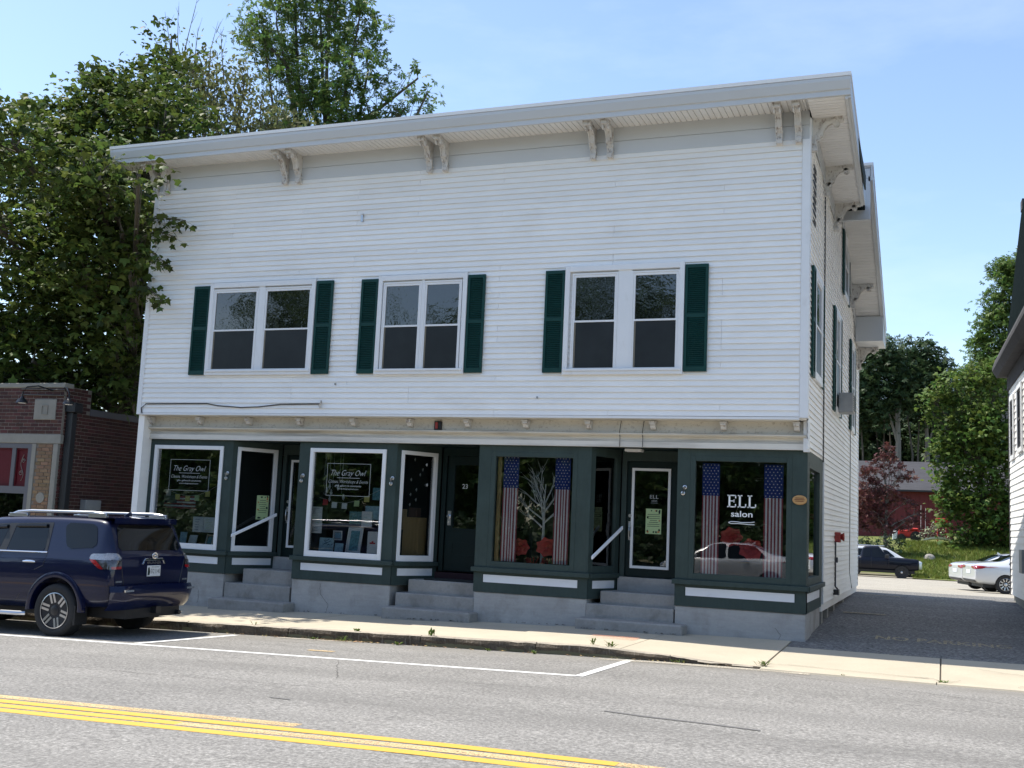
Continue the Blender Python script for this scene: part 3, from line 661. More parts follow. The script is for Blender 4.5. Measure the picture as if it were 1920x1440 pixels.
# cables, hooks, electrical bits
mb = MB(); P = [(-15.06, -.035, 3.64), (-15.09, -.035, 3.75), (-14.98, -.04, 3.83), (-14.4, -.035, 3.835), (-13.5, -.035, 3.84), (-13.25, -.036, 3.80), (-12.7, -.036, 3.765), (-12.3, -.036, 3.78), (-11.8, -.036, 3.83), (-11.0, -.036, 3.84), (-10.92, -.036, 3.84)]
mb.tube(P, .011, 5); mb.build('cable', CABLE, wb); mb = MB(); mb.tube([(-10.92, -.03, 3.9), (-10.90, -.06, 3.86), (-10.94, -.06, 3.80), (-10.92, -.04, 3.77)], .016, 5); mb.build('cable_hook', SILVER, wb)
mb = MB(); mb.box(-10.30, -10.26, -.05, -.01, 7.33, 7.47); mb.tube([(-10.30, -.04, 7.47), (-10.24, -.06, 7.47)], .012, 5); mb.build('cable_hook', SILVER, wb)
mb = MB(); mb.tube([(XS + .03, 2.42, 8.0), (XS + .035, 2.42, 6), (XS + .035, 2.43, 4), (XS + .035, 2.44, 3.1)], .013, 5); mb.build('cable', CABLE, wb)
mb = MB(); mb.tube([(XS + .03, 8.6, 6.2), (XS + .035, 8.6, 4), (XS + .035, 8.6, 1.0), (XS + .04, 9.2, .62)], .008, 4); mb.build('cable', CABLE, wb)
mb = MB(); fbox(mb, SD, 4.93, 5.18, 1.68, 1.88, .02, .13); mb.lathe([(.05, 0), (.085, .06), (.085, .07)], 12, (XS + .13, 5.05, 1.79), 'x'); mb.build('fire_alarm_horn', RED, wb, bevel=.01)
mb = MB(); mb.tube([(XS + .04, 4.95, 1.7), (XS + .04, 4.95, .82), (XS + .1, 5.0, .74), (XS + .03, 5.3, .70)], .018, 6); fbox(mb, SD, 5.05, 5.15, 1.28, 1.38, .02, .07); mb.build('conduit', GREYTRIM, wb)
mb = MB(); fbox(mb, SD, 4.75, 5.0, .66, .76, .02, .12); mb.build('outlet_box', BLACKM, wb)

# shop fronts -----------------------------------------------------
BAYS = [(-15.18, -13.04), (-11.52, -9.42), (-7.77, -5.66), (-4.15, -2.03)]
def base_panel(fr, u0, u1, z0=.55, z1=.90, par=None, e0=.16, e1=.16, cover=(.06, .06)):
    mb = MB(); fbox(mb, fr, u0, u1, z0, z1, -.12, -.015)
    fbox(mb, fr, u0, u1, z0, z0 + .165, -.015, 0); fbox(mb, fr, u0, u1, z1 - .035, z1, -.015, 0)
    fbox(mb, fr, u0, u0 + e0, z0 + .165, z1 - .035, -.015, 0); fbox(mb, fr, u1 - e1, u1, z0 + .165, z1 - .035, -.015, 0)
    b = mb.build('window_base', GREEN, par or wb)
    mb = MB(); fbox(mb, fr, u0 + e0 + .012, u1 - e1 - .012, z0 + .172, z1 - .045, -.0145, -.006); mb.build('white_panel', PANEL, b)
    mb = MB(); fbox(mb, fr, u0 - cover[0], u1 + cover[1], z1 + .002, z1 + .082, -.11, .06); mb.build('sill', GREEN, par or wb, bevel=.006)
def shop_window(fr, u0, u1, v0, v1, fw, fmat, fb=None, n=-.01):
    mb = MB(); ring(mb, fr, u0, u1, v0, v1, fw, n - .05, n + .022, fb or fw)
    w = mb.build('shop_window', fmat, wb, bevel=.004)
    mb = MB(); fbox(mb, fr, u0 + fw - .004, u1 - fw + .004, v0 + (fb or fw) - .004, v1 - fw + .004, n - .035, n - .029); mb.build('pane', SHOPGLASS, w)
    return w
wins = []
for i, (a, b) in enumerate(BAYS):
    g = lerp_tab(ZF, (a + b) / 2)
    mb = MB(); mb.box(a + .01, b - .01, .315, 1.2, g - .5, .548); mb.build('foundation', CONC, wb, bevel=.012)
    base_panel(ST, a, b, e0=.17, e1=.17, cover=(.04, .04))
    white = i < 2
    pl, prr = (.25, .22) if white else (.24, .25)
    if i == 3: pl, prr = .22, .24
    mb = MB(); fbox(mb, ST, a, a + pl, .983, 3.148, -.12, 0); mb.build('pilaster', GREEN, wb, bevel=.004)
    mb = MB(); fbox(mb, ST, b - prr, b, .983, 3.148, -.12, 0); mb.build('pilaster', GREEN, wb, bevel=.004)
    mb = MB(); fbox(mb, ST, a + pl, b - prr, 3.03, 3.148, -.12, -.001); mb.build('window_head', GREEN, wb)
    w = shop_window(ST, a + pl, b - prr, .983, 3.03, .075 if white else .085, TRIM if white else GREEN, .11, 0.0 if white else -.02)
    wins.append(w)
    mb = MB(); mb.box(a + .05, b - .05, .43, 1.45, .96, 1.055); mb.build('display_deck', DECK, wb)
# splayed returns, doors, steps
SPL = [((-13.04, .3), (-12.52, 1.25)), ((-9.42, .3), (-8.95, 1.25)), ((-5.66, .3), (-5.36, 1.13))]
for i, (a, b) in enumerate(SPL):
    f = splay(a, b); L = f.L
    base_panel(f, .02, L, .55 if i != 1 else .55, .90, e0=.12, e1=.08, cover=(.0, .0))
    mb = MB(); fbox(mb, f, .0, .10, .983, 3.148, -.08, 0); mb.build('pilaster', GREEN, wb)
    mb = MB(); fbox(mb, f, L - .10, L, .983, 3.148, -.08, 0); fbox(mb, f, .10, L - .10, 3.03, 3.148, -.08, -.001); mb.build('pilaster', GREEN, wb)
    if i < 2: shop_window(f, .10, L - .10, .983, 3.03, .07, TRIM, .11, 0)
    else:
        w = shop_window(f, .10, L - .10, .983, 3.03, .03, GREEN, .12, -.02)
        mb = MB(); fbox(mb, f, L - .235, L - .175, 1.1, 3.0, -.09, -.06); mb.build('window_jamb', TRIM, w)
    nb = BAYS[i + 1][0]; yd = b[1]
    mb = MB(); mb.box(nb, nb + .08, .42, yd + .1, .55, 3.148); mb.build('return_wall', GREEN, wb)
    mb = MB(); mb.box(a[0] - .05, nb + .05, .31, yd + .1, 3.149, 3.154); mb.build('porch_ceiling', GREEND, wb)
mb = MB(); mb.box(-5.15, -4.85, .55, .75, 3.10, 3.148); mb.build('porch_lamp', TRIM, wb, bevel=.01)
def door(x0, x1, y, z0, z1, kind):
    f = lambda u, v, n: (u, y - n, v)
    mb = MB(); ring(mb, f, x0 - .09, x1 + .09, z0, 3.148, .085, -.12, .02, .001, 3.148 - z1)
    fr_ = mb.build('door_frame', GREEND if kind == 'panel' else GREEN, wb)
    mb = MB()
    w = x1 - x0
    if kind == 'panel':
        gz0, gz1, gu0, gu1 = 1.62, 2.83, x0 + .15, x1 - .15
    else:
        gz0, gz1, gu0, gu1 = 1.13, 2.80, x0 + .13, x1 - .17
    ring(mb, f, x0 + .003, x1 - .003, z0 + .01, z1 - .004, gu0 - x0, -.075, -.03, gz0 - z0, z1 - gz1)
    d = mb.build('door', GREEND, wb)
    mb = MB(); fbox(mb, f, gu0 - .005, gu1 + .005, gz0 - .005, gz1 + .005, -.055, -.049); mb.build('pane', SHOPGLASS, d)
    if kind == 'panel':
        mb = MB(); ring(mb, f, gu0 - .03, gu1 + .03, gz0 - .03, gz1 + .03, .03, -.03, -.018); ring(mb, f, gu0 - .02, gu1 + .02, z0 + .28, z0 + .55, .035, -.03, -.02); mb.build('door_moulding', GREEND, d)
        mb = MB(); fbox(mb, f, x0 + .04, x0 + .11, 1.68, 1.95, -.03, -.022); mb.lathe([(.02, 0), (.02, .04), (.04, .05), (.03, .08)], 12, (x0 + .075, y + .022 - .08, 1.85), 'y'); mb.build('door_handle', SILVER, d)
        mb = MB(); fit_text(mb, '23', f, (gu0 + gu1) / 2 - .15, (gu0 + gu1) / 2 - .04, 2.385, -.046, .085); mb.build('door_number', LETTER, d)
    else:
        mb = MB(); ring(mb, f, gu0 - .045, gu1 + .045, gz0 - .045, gz1 + .045, .045, -.03, -.008); mb.build('door_light_frame', TRIM, d)
        hx = x0 + .07
        mb = MB(); mb.lathe([(.03, 0), (.03, .02), (.02, .03)], 12, (hx, y + .03 - .03, 2.0), 'y')
        mb.tube([(hx, y + .02, 1.86), (hx, y - .035, 1.84), (hx, y - .05, 1.74), (hx, y - .035, 1.63), (hx, y + .02, 1.60)], .012, 6); fbox(mb, f, hx - .03, hx + .03, 1.80, 1.90, -.03, -.02); fbox(mb, f, hx - .025, hx + .025, 1.57, 1.63, -.03, -.02); mb.build('door_handle', SILVER, d)
    return d, f
d1, f1 = door(-12.40, -11.62, 1.27, .90, 2.95, 'glass')
d2, f2 = door(-8.83, -7.92, 1.28, .82, 3.0, 'panel')
d3, f3 = door(-5.24, -4.33, 1.13, .93, 2.97, 'glass')
mb = MB(); fit_text(mb, 'ELL', f3, -4.83, -4.675, 2.315, -.046, .062); fit_text(mb, 'salon', f3, -4.80, -4.70, 2.262, -.046); fbox(mb, f3, -4.81, -4.69, 2.235, 2.24, -.047, -.044); mb.build('door_lettering', LETTERD, d3)
# steps: three risers and a threshold for each entrance
for (x0, x1, zb_, z1_, z2_, z3_, xt, yd, zt) in ((-13.08, -11.40, -.12, .11, .385, .66, -12.74, 1.27, .90), (-9.36, -7.65, .03, .195, .43, .67, -9.14, 1.28, .80), (-5.73, -3.92, .08, .26, .478, .69, -5.47, 1.13, .93)):
    nb = x1 - .14 if x1 < -11 else (x1 - .1 if x1 < -7 else -4.16)
    st = MB().box(x0 + .35, nb, .31, .33, zb_ - .3, z2_ - .02).build('entrance_steps', STEP, wb)
    mb = MB(); mb.box(x0, x1, -.10, .305, zb_ - .3, z1_)
    o = mb.build('step', STEP, st, bevel=.022)
    mb = MB(); mb.box(x0 + .06, nb, .306, .80, zb_ - .3, z2_); mb.build('step', STEP, st, bevel=.012)
    mb = MB(); mb.box(xt - .02, nb, .52, yd + .1, z2_ - .1, z3_); mb.build('step', STEP, st, bevel=.012)
    mb = MB(); mb.box(xt + .12, nb + .1, yd - .06, yd + .12, z3_ - .05, zt - .002); mb.build('threshold', CONC if zt != .80 else MAROOND, st, bevel=.006)
for a, b in (((-12.93, .27, 1.29), (-12.36, .92, 1.73)), ((-5.60, .27, 1.25), (-5.25, .88, 1.78))):
    a, b = Vector(a), Vector(b); d = (b - a).normalized(); s = Vector((.07, -.02, 0)); u_ = Vector((0, 0, .03))
    mb = MB(); mb.add([a - u_, a + u_, a + u_ + s * .5, a - u_ + s * .5, b - u_, b + u_, b + u_ + s * .5, b - u_ + s * .5], [(0, 1, 2, 3), (7, 6, 5, 4), (0, 4, 5, 1), (1, 5, 6, 2), (2, 6, 7, 3), (3, 7, 4, 0)])
    mb.build('handrail', PANEL, wb, bevel=.006)
# driveway return of the corner shop
mb = MB(); mb.box(-2.6, XS - .03, .5, 2.70, -.3, .548); mb.build('foundation', CONC, wb, bevel=.012)
base_panel(SD, .305, 2.62, e0=.14, e1=.2, cover=(-.01, .12))
mb = MB(); fbox(mb, SD, .302, .50, .983, 3.148, -.1, 0); mb.build('pilaster', GREEN, wb)
mb = MB(); fbox(mb, SD, 2.3, 2.70, .983, 3.148, -.1, 0); fbox(mb, SD, .5, 2.3, 2.98, 3.148, -.1, -.001); mb.build('pilaster', GREEN, wb)
shop_window(SD, .50, 2.3, .983, 2.98, .09, GREEN, .12, -.02)
# foundation under the driveway side: stone piers in shadow
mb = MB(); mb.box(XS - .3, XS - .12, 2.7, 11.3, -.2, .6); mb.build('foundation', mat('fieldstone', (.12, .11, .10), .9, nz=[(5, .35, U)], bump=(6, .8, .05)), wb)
for yy in (2.85, 3.9, 5.2, 7.4, 9.6, 11.1):
    mb = MB(); mb.box(XS - .12, XS - .015, yy, yy + .28, -.1, .6); mb.build('foundation_pier', STONE, wb)
mb = MB()
for pts in ([(-13.62, .20), (-13.6, .05), (-13.63, -.08)], [(-10.9, .5), (-10.87, .3), (-10.7, .12), (-10.72, -.05)], [(-2.5, .3), (-2.42, .2), (-2.45, .1)]):
    P = []
    for (x0, z0), (x1, z1) in zip(pts, pts[1:]): P += [(x0 + (x1 - x0) * t + R.uniform(-.012, .012), .313, z0 + (z1 - z0) * t) for t in lin(0, 1, 5)[:-1]]
    mb.tube(P, .0022, 4)
mb.build('foundation_crack', CRACK, wb)
for xx, zz in ((-10.65, 4.2), (-6.6, 3.95)):
    mb = MB(); fbox(mb, FR, xx, xx + .025, zz, zz + .035, .02, .045); mb.build('wall_anchor', GREYBOX, wb)
# flag-pole holders on the pilasters
for xx in (-15.07, -13.14, -11.42, -9.5, -4.03):
    mb = MB(); y = .3
    for dz in (-.05, .05): mb.lathe([(.022, 0), (.035, .006), (.035, .014), (.02, .02)], 10, (xx + dz * .3, y - .02, 2.45 + dz), 'y')
    mb.tube([(xx - .01, y - .02, 2.42), (xx + .015, y - .07, 2.47), (xx + .02, y - .09, 2.50)], .014, 6); mb.build('flag_pole_holder', SILVER, wb)
mb = MB(); mb.lathe([(1, 0), (1, .012), (.9, .02)], 24, (0, 0, 0), 'y'); mb.v = [(-2.145 + x * .115, .286 - y + .0, 2.35 + z * .078) for x, y, z in mb.v]
pq = mb.build('history_plaque', PLAQUE, wb)
mb = MB()
for k, wdt in ((.03, .13), (.005, .16), (-.02, .13)): mb.box(-2.145 - wdt / 2, -2.145 + wdt / 2, .262, .2655, 2.35 + k - .004, 2.35 + k + .004)
mb.build('plaque_lettering', MAROON, pq)

# lettering on the shop windows
def owl_sign(w, u0, u1, v0, v1):
    k = (u1 - u0) / .92; n = -.026
    mb = MB(); ring(mb, ST, u0, u1, v0, v1, .006, n, n + .002); cx = (u0 + u1) / 2
    fit_text(mb, 'The Gray Owl', ST, cx - .37 * k, cx + .37 * k, v1 - .23, n + .001, .14, .42, -.013)
    fbox(mb, ST, cx - .24 * k, cx + .24 * k, v1 - .275, v1 - .268, n, n + .002)
    fit_text(mb, 'Classes, Workshops & Events', ST, cx - .42 * k, cx + .42 * k, v1 - .37, n + .001, .08, .42, -.012)
    fit_text(mb, 'gifts, gallery & community', ST, cx - .28 * k, cx + .28 * k, v1 - .435, n + .001, .045)
    fit_text(mb, 'www.thegrayowl.com', ST, cx - .22 * k, cx + .22 * k, v1 - .49, n + .001, .038)
    mb.build('window_lettering', LETTERD, w)
owl_sign(wins[0], -14.54, -13.58, 2.13, 2.75); owl_sign(wins[1], -10.90, -9.97, 2.14, 2.75)
mb = MB(); n0, n1 = -.047, -.044
def bars(mb, lst):
    for u0, u1, v0, v1 in lst: fbox(mb, ST, u0, u1, v0, v1, n0, n1)
z0, z1 = 2.195, 2.40
bars(mb, [(-3.315, -3.17, z0, z0 + .018), (-3.315, -3.17, z1 - .018, z1), (-3.295, -3.265, z0, z1), (-3.265, -3.20, 2.292, 2.308), (-3.188, -3.17, z0, z0 + .055), (-3.188, -3.17, z1 - .055, z1), (-3.212, -3.198, 2.275, 2.325)])
for s in (-3.145, -2.985):
    bars(mb, [(s, s + .075, z1 - .018, z1), (s + .02, s + .05, z0, z1), (s, s + .14, z0, z0 + .018), (s + .122, s + .14, z0, z0 + .06)])
fit_text(mb, 'salon', ST, -3.25, -2.90, 2.045, n1, .098, 0, .012)
mb.tube([ST(-3.29, 1.945, -.044), ST(-3.25, 1.962, -.044), ST(-3.15, 1.962, -.044), ST(-3.08, 1.952, -.044), ST(-2.93, 1.957, -.044), ST(-2.865, 1.97, -.044)], .006, 4)
mb.tube([ST(-3.29, 1.945, -.044), ST(-3.25, 1.93, -.044), ST(-3.12, 1.935, -.044), ST(-2.97, 1.925, -.044), ST(-2.865, 1.925, -.044)], .006, 4)
mb.build('window_lettering', LETTER, wins[3])

# ------------------------------------------------------------------ things shown in the shop windows
def flagbanner(x0, x1, z0, z1, zm, y, label):
    t = thing('flag_banner', ((x0 + x1) / 2, y, z0), label, 'banner', 'stars and stripes banners hanging in the salon windows')
    n = 13; fold = lambda u: .012 * math.sin((u - x0) * 40)
    def cloth(a, b, za, zb, dy=0): 
        us = lin(a, b, 3); return MB().grid([[(u, y - fold(u) - dy, zz) for u in us] for zz in (za, zb)])
    mb = MB(); w = (x1 - x0) / 11
    cl = MB(); rd = MB()
    for k in range(11):
        m_ = rd if k % 2 == 0 else cl
        us = lin(x0 + k * w, x0 + (k + 1) * w, 2); m_.grid([[(u, y - fold(u), zz) for u in us] for zz in (z0, zm)])
    rd.build('red_stripes', FLAGR, t, recalc=False); cl.build('white_stripes', FLAGW, t, recalc=False)
    mb = MB(); mb.grid([[(u, y - fold(u), zz) for u in lin(x0, x1, 12)] for zz in (zm, z1)]); b = mb.build('blue_field', FLAGB, t, recalc=False)
    mb = MB(); rows = 11
    for r in range(rows):
        for c in range(5 if r % 2 == 0 else 4):
            cx = x0 + (x1 - x0) * ((c + .5) / 5 if r % 2 == 0 else (c + 1) / 5); cz = zm + (z1 - zm) * (r + .6) / (rows + .2); rr = .0135
            pts = [(cx + (rr if q % 2 == 0 else rr * .45) * math.sin(q * math.pi / 5), y - fold(cx) - .004, cz + (rr if q % 2 == 0 else rr * .45) * math.cos(q * math.pi / 5)) for q in range(10)]
            mb.add(pts, [tuple(range(10))])
    mb.build('stars', FLAGW, b, recalc=False)
for (x0, x1, z0, z1, zm, lb) in ((-7.35, -7.06, 1.10, 2.97, 2.40, 'stars and stripes banner left of the white twig tree'), (-6.37, -6.09, 1.10, 2.97, 2.40, 'stars and stripes banner right of the white twig tree'), (-3.76, -3.47, 1.08, 2.92, 2.38, 'stars and stripes banner on the left of the ELL salon lettering'), (-2.74, -2.43, 1.08, 2.92, 2.37, 'stars and stripes banner on the right of the ELL salon lettering')):
    flagbanner(x0, x1, z0, z1, zm, .47, lb)
mb = MB(); mb.box(-7.45, -7.38, .44, .48, 1.06, 2.99); tag(mb.build('window_blind_edge', WOOD), 'pale folded blind edge at far left of the twig tree window', 'blind')
# paper poppies
def poppy(c, r, label):
    t = thing('paper_flower', (c[0], c[1], c[2] - r), label, 'paper flower', 'big red paper flowers in the salon windows')
    for ring_, (n, rr, tilt) in enumerate(((7, 1.0, .35), (6, .72, .75), (4, .42, 1.1))):
        for k in range(n):
            a = 2 * math.pi * k / n + ring_ * .4
            P = []
            for i in range(5):
                s = i / 4; wd = math.sin(math.pi * min(1, .25 + .72 * s)) * .52 * rr * r
                row = []
                for j in range(5):
                    q = (j / 4 - .5) * 2; rad_ = s * rr * r
                    x_, y_, z_ = rad_ * math.cos(tilt), q * wd, rad_ * math.sin(tilt) + .05 * r * math.sin(j * 2.5 + i)
                    X = x_ * math.cos(a) - y_ * math.sin(a); Z = x_ * math.sin(a) + y_ * math.cos(a)
                    row.append((c[0] + X, c[1] - z_ * .6, c[2] + Z * .85))
                P.append(row)
            mb = MB(); mb.grid(P); mb.build('petal', POPPY, t, smooth=True, recalc=False)
poppy((-3.28, .62, 1.71), .21, 'red paper flower under the ELL salon lettering, upper of two')
poppy((-2.95, .62, 1.52), .23, 'red paper flower under the ELL salon lettering, lower and partly behind the banner')
poppy((-7.02, .62, 1.36), .20, 'red paper flower beside the left banner of the twig tree window')
poppy((-6.52, .62, 1.38), .22, 'red paper flower to the right of the white twig tree trunk')
mb = MB(); 
for k in range(16):
    a = R.uniform(-6.95, -6.5); mb.tube([(a, .75, 1.06), (a + R.uniform(-.1, .1), .7, 1.14 + R.random() * .05)], .012, 4)
tag(mb.build('red_garland', POPPY), 'low red garland lying at the foot of the white twig tree', 'garland')
mb = MB()
def twig(p, d, L, r, depth):
    q = p + d * L; m_ = p + d * L * .5 + Vector((R.uniform(-.03, .03), R.uniform(-.02, .02), 0)) * L
    mb.tube([p, m_, q], [r, r * .85, r * .6], 5, cap=False)
    if depth == 0: return
    for k in range(3 if depth > 1 else 3):
        t = R.uniform(.3, 1.0); s = p + d * L * t
        nd = (d + Vector((R.uniform(-.9, .9), R.uniform(-.35, .35), R.uniform(-.1, .6)))).normalized(); twig(s, nd, L * R.uniform(.45, .7), r * .55, depth - 1)
for k, (dx, dz, z0, L) in enumerate(((-.12, 1, 1.75, .75), (.06, 1, 1.8, .7), (-.8, .55, 1.85, .5), (-.75, .6, 2.05, .5), (.7, .7, 1.8, .35), (.55, .8, 2.0, .4), (-.4, .9, 2.1, .5), (.4, .9, 2.15, .35), (-.6, .5, 1.7, .4))):
    twig(Vector((-6.68, .85, z0)), Vector((dx, R.uniform(-.15, .15), dz)).normalized(), L, .016, 2)
mb.tube([(-6.70, .85, 1.055), (-6.69, .85, 1.5), (-6.68, .85, 2.2)], [.035, .028, .016], 7)
tw = tag(mb.build('twig_tree', TWIG), 'bare white twig tree between two flag banners', 'decoration')
mb = MB()
for (x_, z_) in ((-6.83, 2.5), (-6.87, 2.37), (-7.0, 1.93), (-6.45, 1.75), (-6.5, 2.15), (-6.8, 2.05)): mb.lathe([(.004, -.018), (.016, -.01), (.02, 0), (.016, .01), (.004, .018)], 8, (x_, .83, z_))
mb.build('bauble', TWIG, tw)
# art, cards and notices of the gallery windows
def flat_card(name, x0, x1, z0, z1, y, m, label, cat, group=None, lean=0.0, art=None, mount=None, tilt=0.0):
    fr = lambda u, v, n: (u + tilt * (v - z0), y + lean * (v - z0) - n, v)
    mb = MB(); fbox(mb, fr, x0, x1, z0, z1, 0, .012); o = mb.build(name, mount or m, bevel=.001); tag(o, label, cat, group)
    if mount:
        w = (x1 - x0) * .2; mb = MB(); fbox(mb, fr, x0 + w, x1 - w, z0 + w, z1 - w, .0125, .014); mb.build('picture', m, o)
        mb = MB(); ring(mb, fr, x0, x1, z0, z1, .018, .0122, .024); mb.build('picture_frame', TRIM, o)
    if art: art(o, fr)
    return o
def art_bird(o, fr):
    mb = MB(); x0, z0 = -11.06, 1.16
    for k in range(9):
        a = x0 + .03 + R.random() * .2; b = z0 + .03 + R.random() * .11
        mb.tube([fr(a, b, .014), fr(a + .03, b + R.uniform(-.03, .03), .014), fr(a + .05, b + R.uniform(-.02, .03), .014)], .006, 4)
    mb.build('ink_drawing', INKBLUE, o)
def art_truck(o, fr):
    mb = MB(); fbox(mb, fr, -10.0, -9.88, 1.27, 1.30, .0125, .0145); fbox(mb, fr, -9.96, -9.92, 1.30, 1.325, .0125, .0145); mb.build('red_drawing', INKRED, o)
def art_lines(x0, x1, z0, z1, n, m, marg=.03):
    def f(o, fr):
        mb = MB()
        for k in range(n):
            zz = z1 - marg - (z1 - z0 - 2 * marg) * k / max(n - 1, 1); L = R.uniform(.55, 1) * (x1 - x0 - 2 * marg)
            fbox(mb, fr, x0 + marg, x0 + marg + L, zz - .004, zz + .003, .0125, .0135)
        mb.build('print_marks', m, o)
    return f
flat_card('framed_print', -10.57, -10.25, 1.06, 1.56, .62, PAPERT, 'teal and white print in a pale frame on the gallery window shelf', 'picture', lean=.15, mount=PAPERW, tilt=.03)
flat_card('art_card', -10.05, -9.82, 1.07, 1.50, .52, PAPERW, 'white card with a small red truck drawing, lower right of the gallery window', 'card', art=art_truck)
flat_card('art_card', -10.19, -9.97, 1.58, 1.87, .50, PAPERW, 'white card with faint blue drawings, upper right above the red truck card', 'card', art=art_lines(-10.19, -9.97, 1.58, 1.87, 4, PAPERB, .05))
flat_card('art_card', -11.09, -10.78, 1.06, 1.34, .52, PAPERB, 'blue card with dark branch drawing on the gallery window shelf', 'card', art=art_bird, lean=.1)
flat_card('art_card', -10.75, -10.57, 1.06, 1.25, .52, PAPERB, 'small plain blue card next to the pale framed print', 'card', lean=.1)
flat_card('notice', -11.27, -11.05, 1.68, 1.92, .50, PAPERW, 'upper white notice at left edge of the gallery window', 'notice', art=art_lines(-11.27, -11.05, 1.68, 1.92, 6, GREYBOX))
flat_card('notice', -11.26, -11.04, 1.42, 1.67, .50, PAPERW, 'lower white notice at left edge of the gallery window', 'notice', art=art_lines(-11.26, -11.04, 1.42, 1.67, 4, PAPERT, .05))
flat_card('framed_print', -10.98, -10.78, 1.30, 1.48, .85, PAPERB, 'small dark framed print standing behind the blue branch card', 'picture', mount=GREYBOX)
flat_card('art_print', -10.85, -10.55, 1.62, 1.86, 1.2, PAPERT, 'dim teal print hanging deep inside the gallery window', 'picture')
flat_card('art_print', -10.45, -10.12, 1.72, 1.98, 1.1, PAPERB, 'dim blue print hanging behind the row of small tags', 'picture')
flat_card('art_print', -10.42, -10.05, 2.1, 2.34, 1.3, PAPERT, 'dim pair of prints on the wall under the owl lettering', 'picture')
flat_card('art_print', -10.05, -9.75, 1.55, 1.95, 1.5, WOOD, 'brown cloth panel at the right side deep in the gallery window', 'textile')
def line_of_tags(xs, lbs):
    for (x_, z_, m), lb in zip(xs, lbs): flat_card('small_tag', x_ - .055, x_ + .055, z_ - .055, z_ + .055, .5, m, lb, 'tag', 'small square tags strung across the gallery windows', tilt=R.uniform(-.08, .08))
line_of_tags([(-11.0, 2.01, POPPY), (-10.80, 1.965, PAPERW), (-10.58, 1.955, PAPERW), (-10.32, 2.01, PAPERG), (-10.11, 2.10, PAPERY)], ['reddish tag first on the string over the white notices', 'white tag second on the string left of the window centre', 'white tag in the middle of the gallery string', 'pale green tag fourth on the gallery string', 'yellow tag at the right end of the gallery string'])
line_of_tags([(-14.66, 2.07, GREYBOX), (-14.43, 2.0, PAPERY), (-14.19, 1.975, PAPERY), (-13.96, 1.99, PAPERG), (-13.71, 2.08, PAPERY)], ['grey tag at the left end of the string over the wooden flag', 'yellow tag over the left stripes of the wooden flag', 'yellow tag lowest on the string over the wooden flag', 'pale green tag over the right end of the wooden flag', 'yellow tag at the right end near the window frame'])
for pts in ([(-11.15, 2.1), (-11.0, 2.07), (-10.80, 2.02), (-10.58, 2.01), (-10.32, 2.06), (-10.11, 2.155), (-9.8, 2.3)], [(-14.75, 2.15), (-14.66, 2.125), (-14.43, 2.055), (-14.19, 2.03), (-13.96, 2.045), (-13.71, 2.135), (-13.5, 2.25)]):
    mb = MB(); mb.tube([(a, .505, b) for a, b in pts], .003, 4); tag(mb.build('tag_string', TWIG), 'thin sagging string holding the ' + ('gallery tags above the framed print' if pts[0][0] > -12 else 'yellow tags above the wooden flag'), 'string')
# hanging white ornaments of the second window
for (x_, z_) in ((-11.12, 2.25), (-11.0, 2.32), (-10.92, 2.2), (-10.78, 2.3), (-10.72, 2.12), (-11.1, 2.08), (-9.87, 2.68)):
    mb = MB(); mb.lathe([(.002, -.06), (.02, -.03), (.028, 0), (.012, .03), (.018, .05), (.002, .07)], 7, (x_, .55 + R.uniform(0, .3), z_)); mb.tube([(x_, .6, z_ + .07), (x_, .6, 2.95)], .002, 3)
    tag(mb.build('hanging_ornament', PAPERW), 'small white ornament on a thread in the gallery window, ' + {-11.12: 'leftmost', -11.0: 'highest of the left bunch', -10.92: 'above the second tag', -10.78: 'upper one beside the owl lettering', -10.72: 'lowest under the owl lettering', -11.1: 'just above the white notice', -9.87: 'alone in the upper right corner'}[x_], 'ornament', 'white ornaments hanging in the gallery window')
# first window
fl = thing('wooden_flag', (-14.63, .8, 1.76), 'weathered wooden stars and stripes flag hanging in the left window', 'flag')
for k in range(7):
    mb = MB(); mb.box(-15.0 + (.32 if k > 2 else 0), -14.22, .79, .81, 1.77 + k * .037, 1.80 + k * .037); mb.build('stripe', FLAGR if k % 2 == 0 else PAPERW, fl)
mb = MB(); mb.box(-15.0, -14.69, .788, .81, 1.881, 2.03); mb.build('blue_field', mat('faded_flag_blue', (.07, .11, .15), .8), fl)
flat_card('notice', -13.93, -13.68, 1.32, 1.62, .40, PAPERW, 'white notice with blue pictures, left one of the pair low in the first window', 'notice', art=art_lines(-13.93, -13.68, 1.32, 1.62, 5, INKBLUE, .05))
flat_card('notice', -13.67, -13.42, 1.32, 1.62, .40, PAPERW, 'pale green-white notice, right one of the pair low in the first window', 'notice', art=art_lines(-13.67, -13.42, 1.32, 1.62, 8, PAPERG, .04))
flat_card('photo_card', -14.38, -14.22, 1.06, 1.30, .6, PAPERB, 'small bluish photo card standing behind the parked car roof', 'card', lean=.1)
flat_card('photo_card', -14.17, -13.98, 1.06, 1.25, .6, PAPERW, 'small white card leaning on the shelf of the first window', 'card', lean=.15, tilt=.12)
flat_card('framed_print', -13.75, -13.58, 1.06, 1.28, .6, PAPERT, 'small brown frame leaning at lower right of the first window', 'picture', mount=WOOD, tilt=.2)
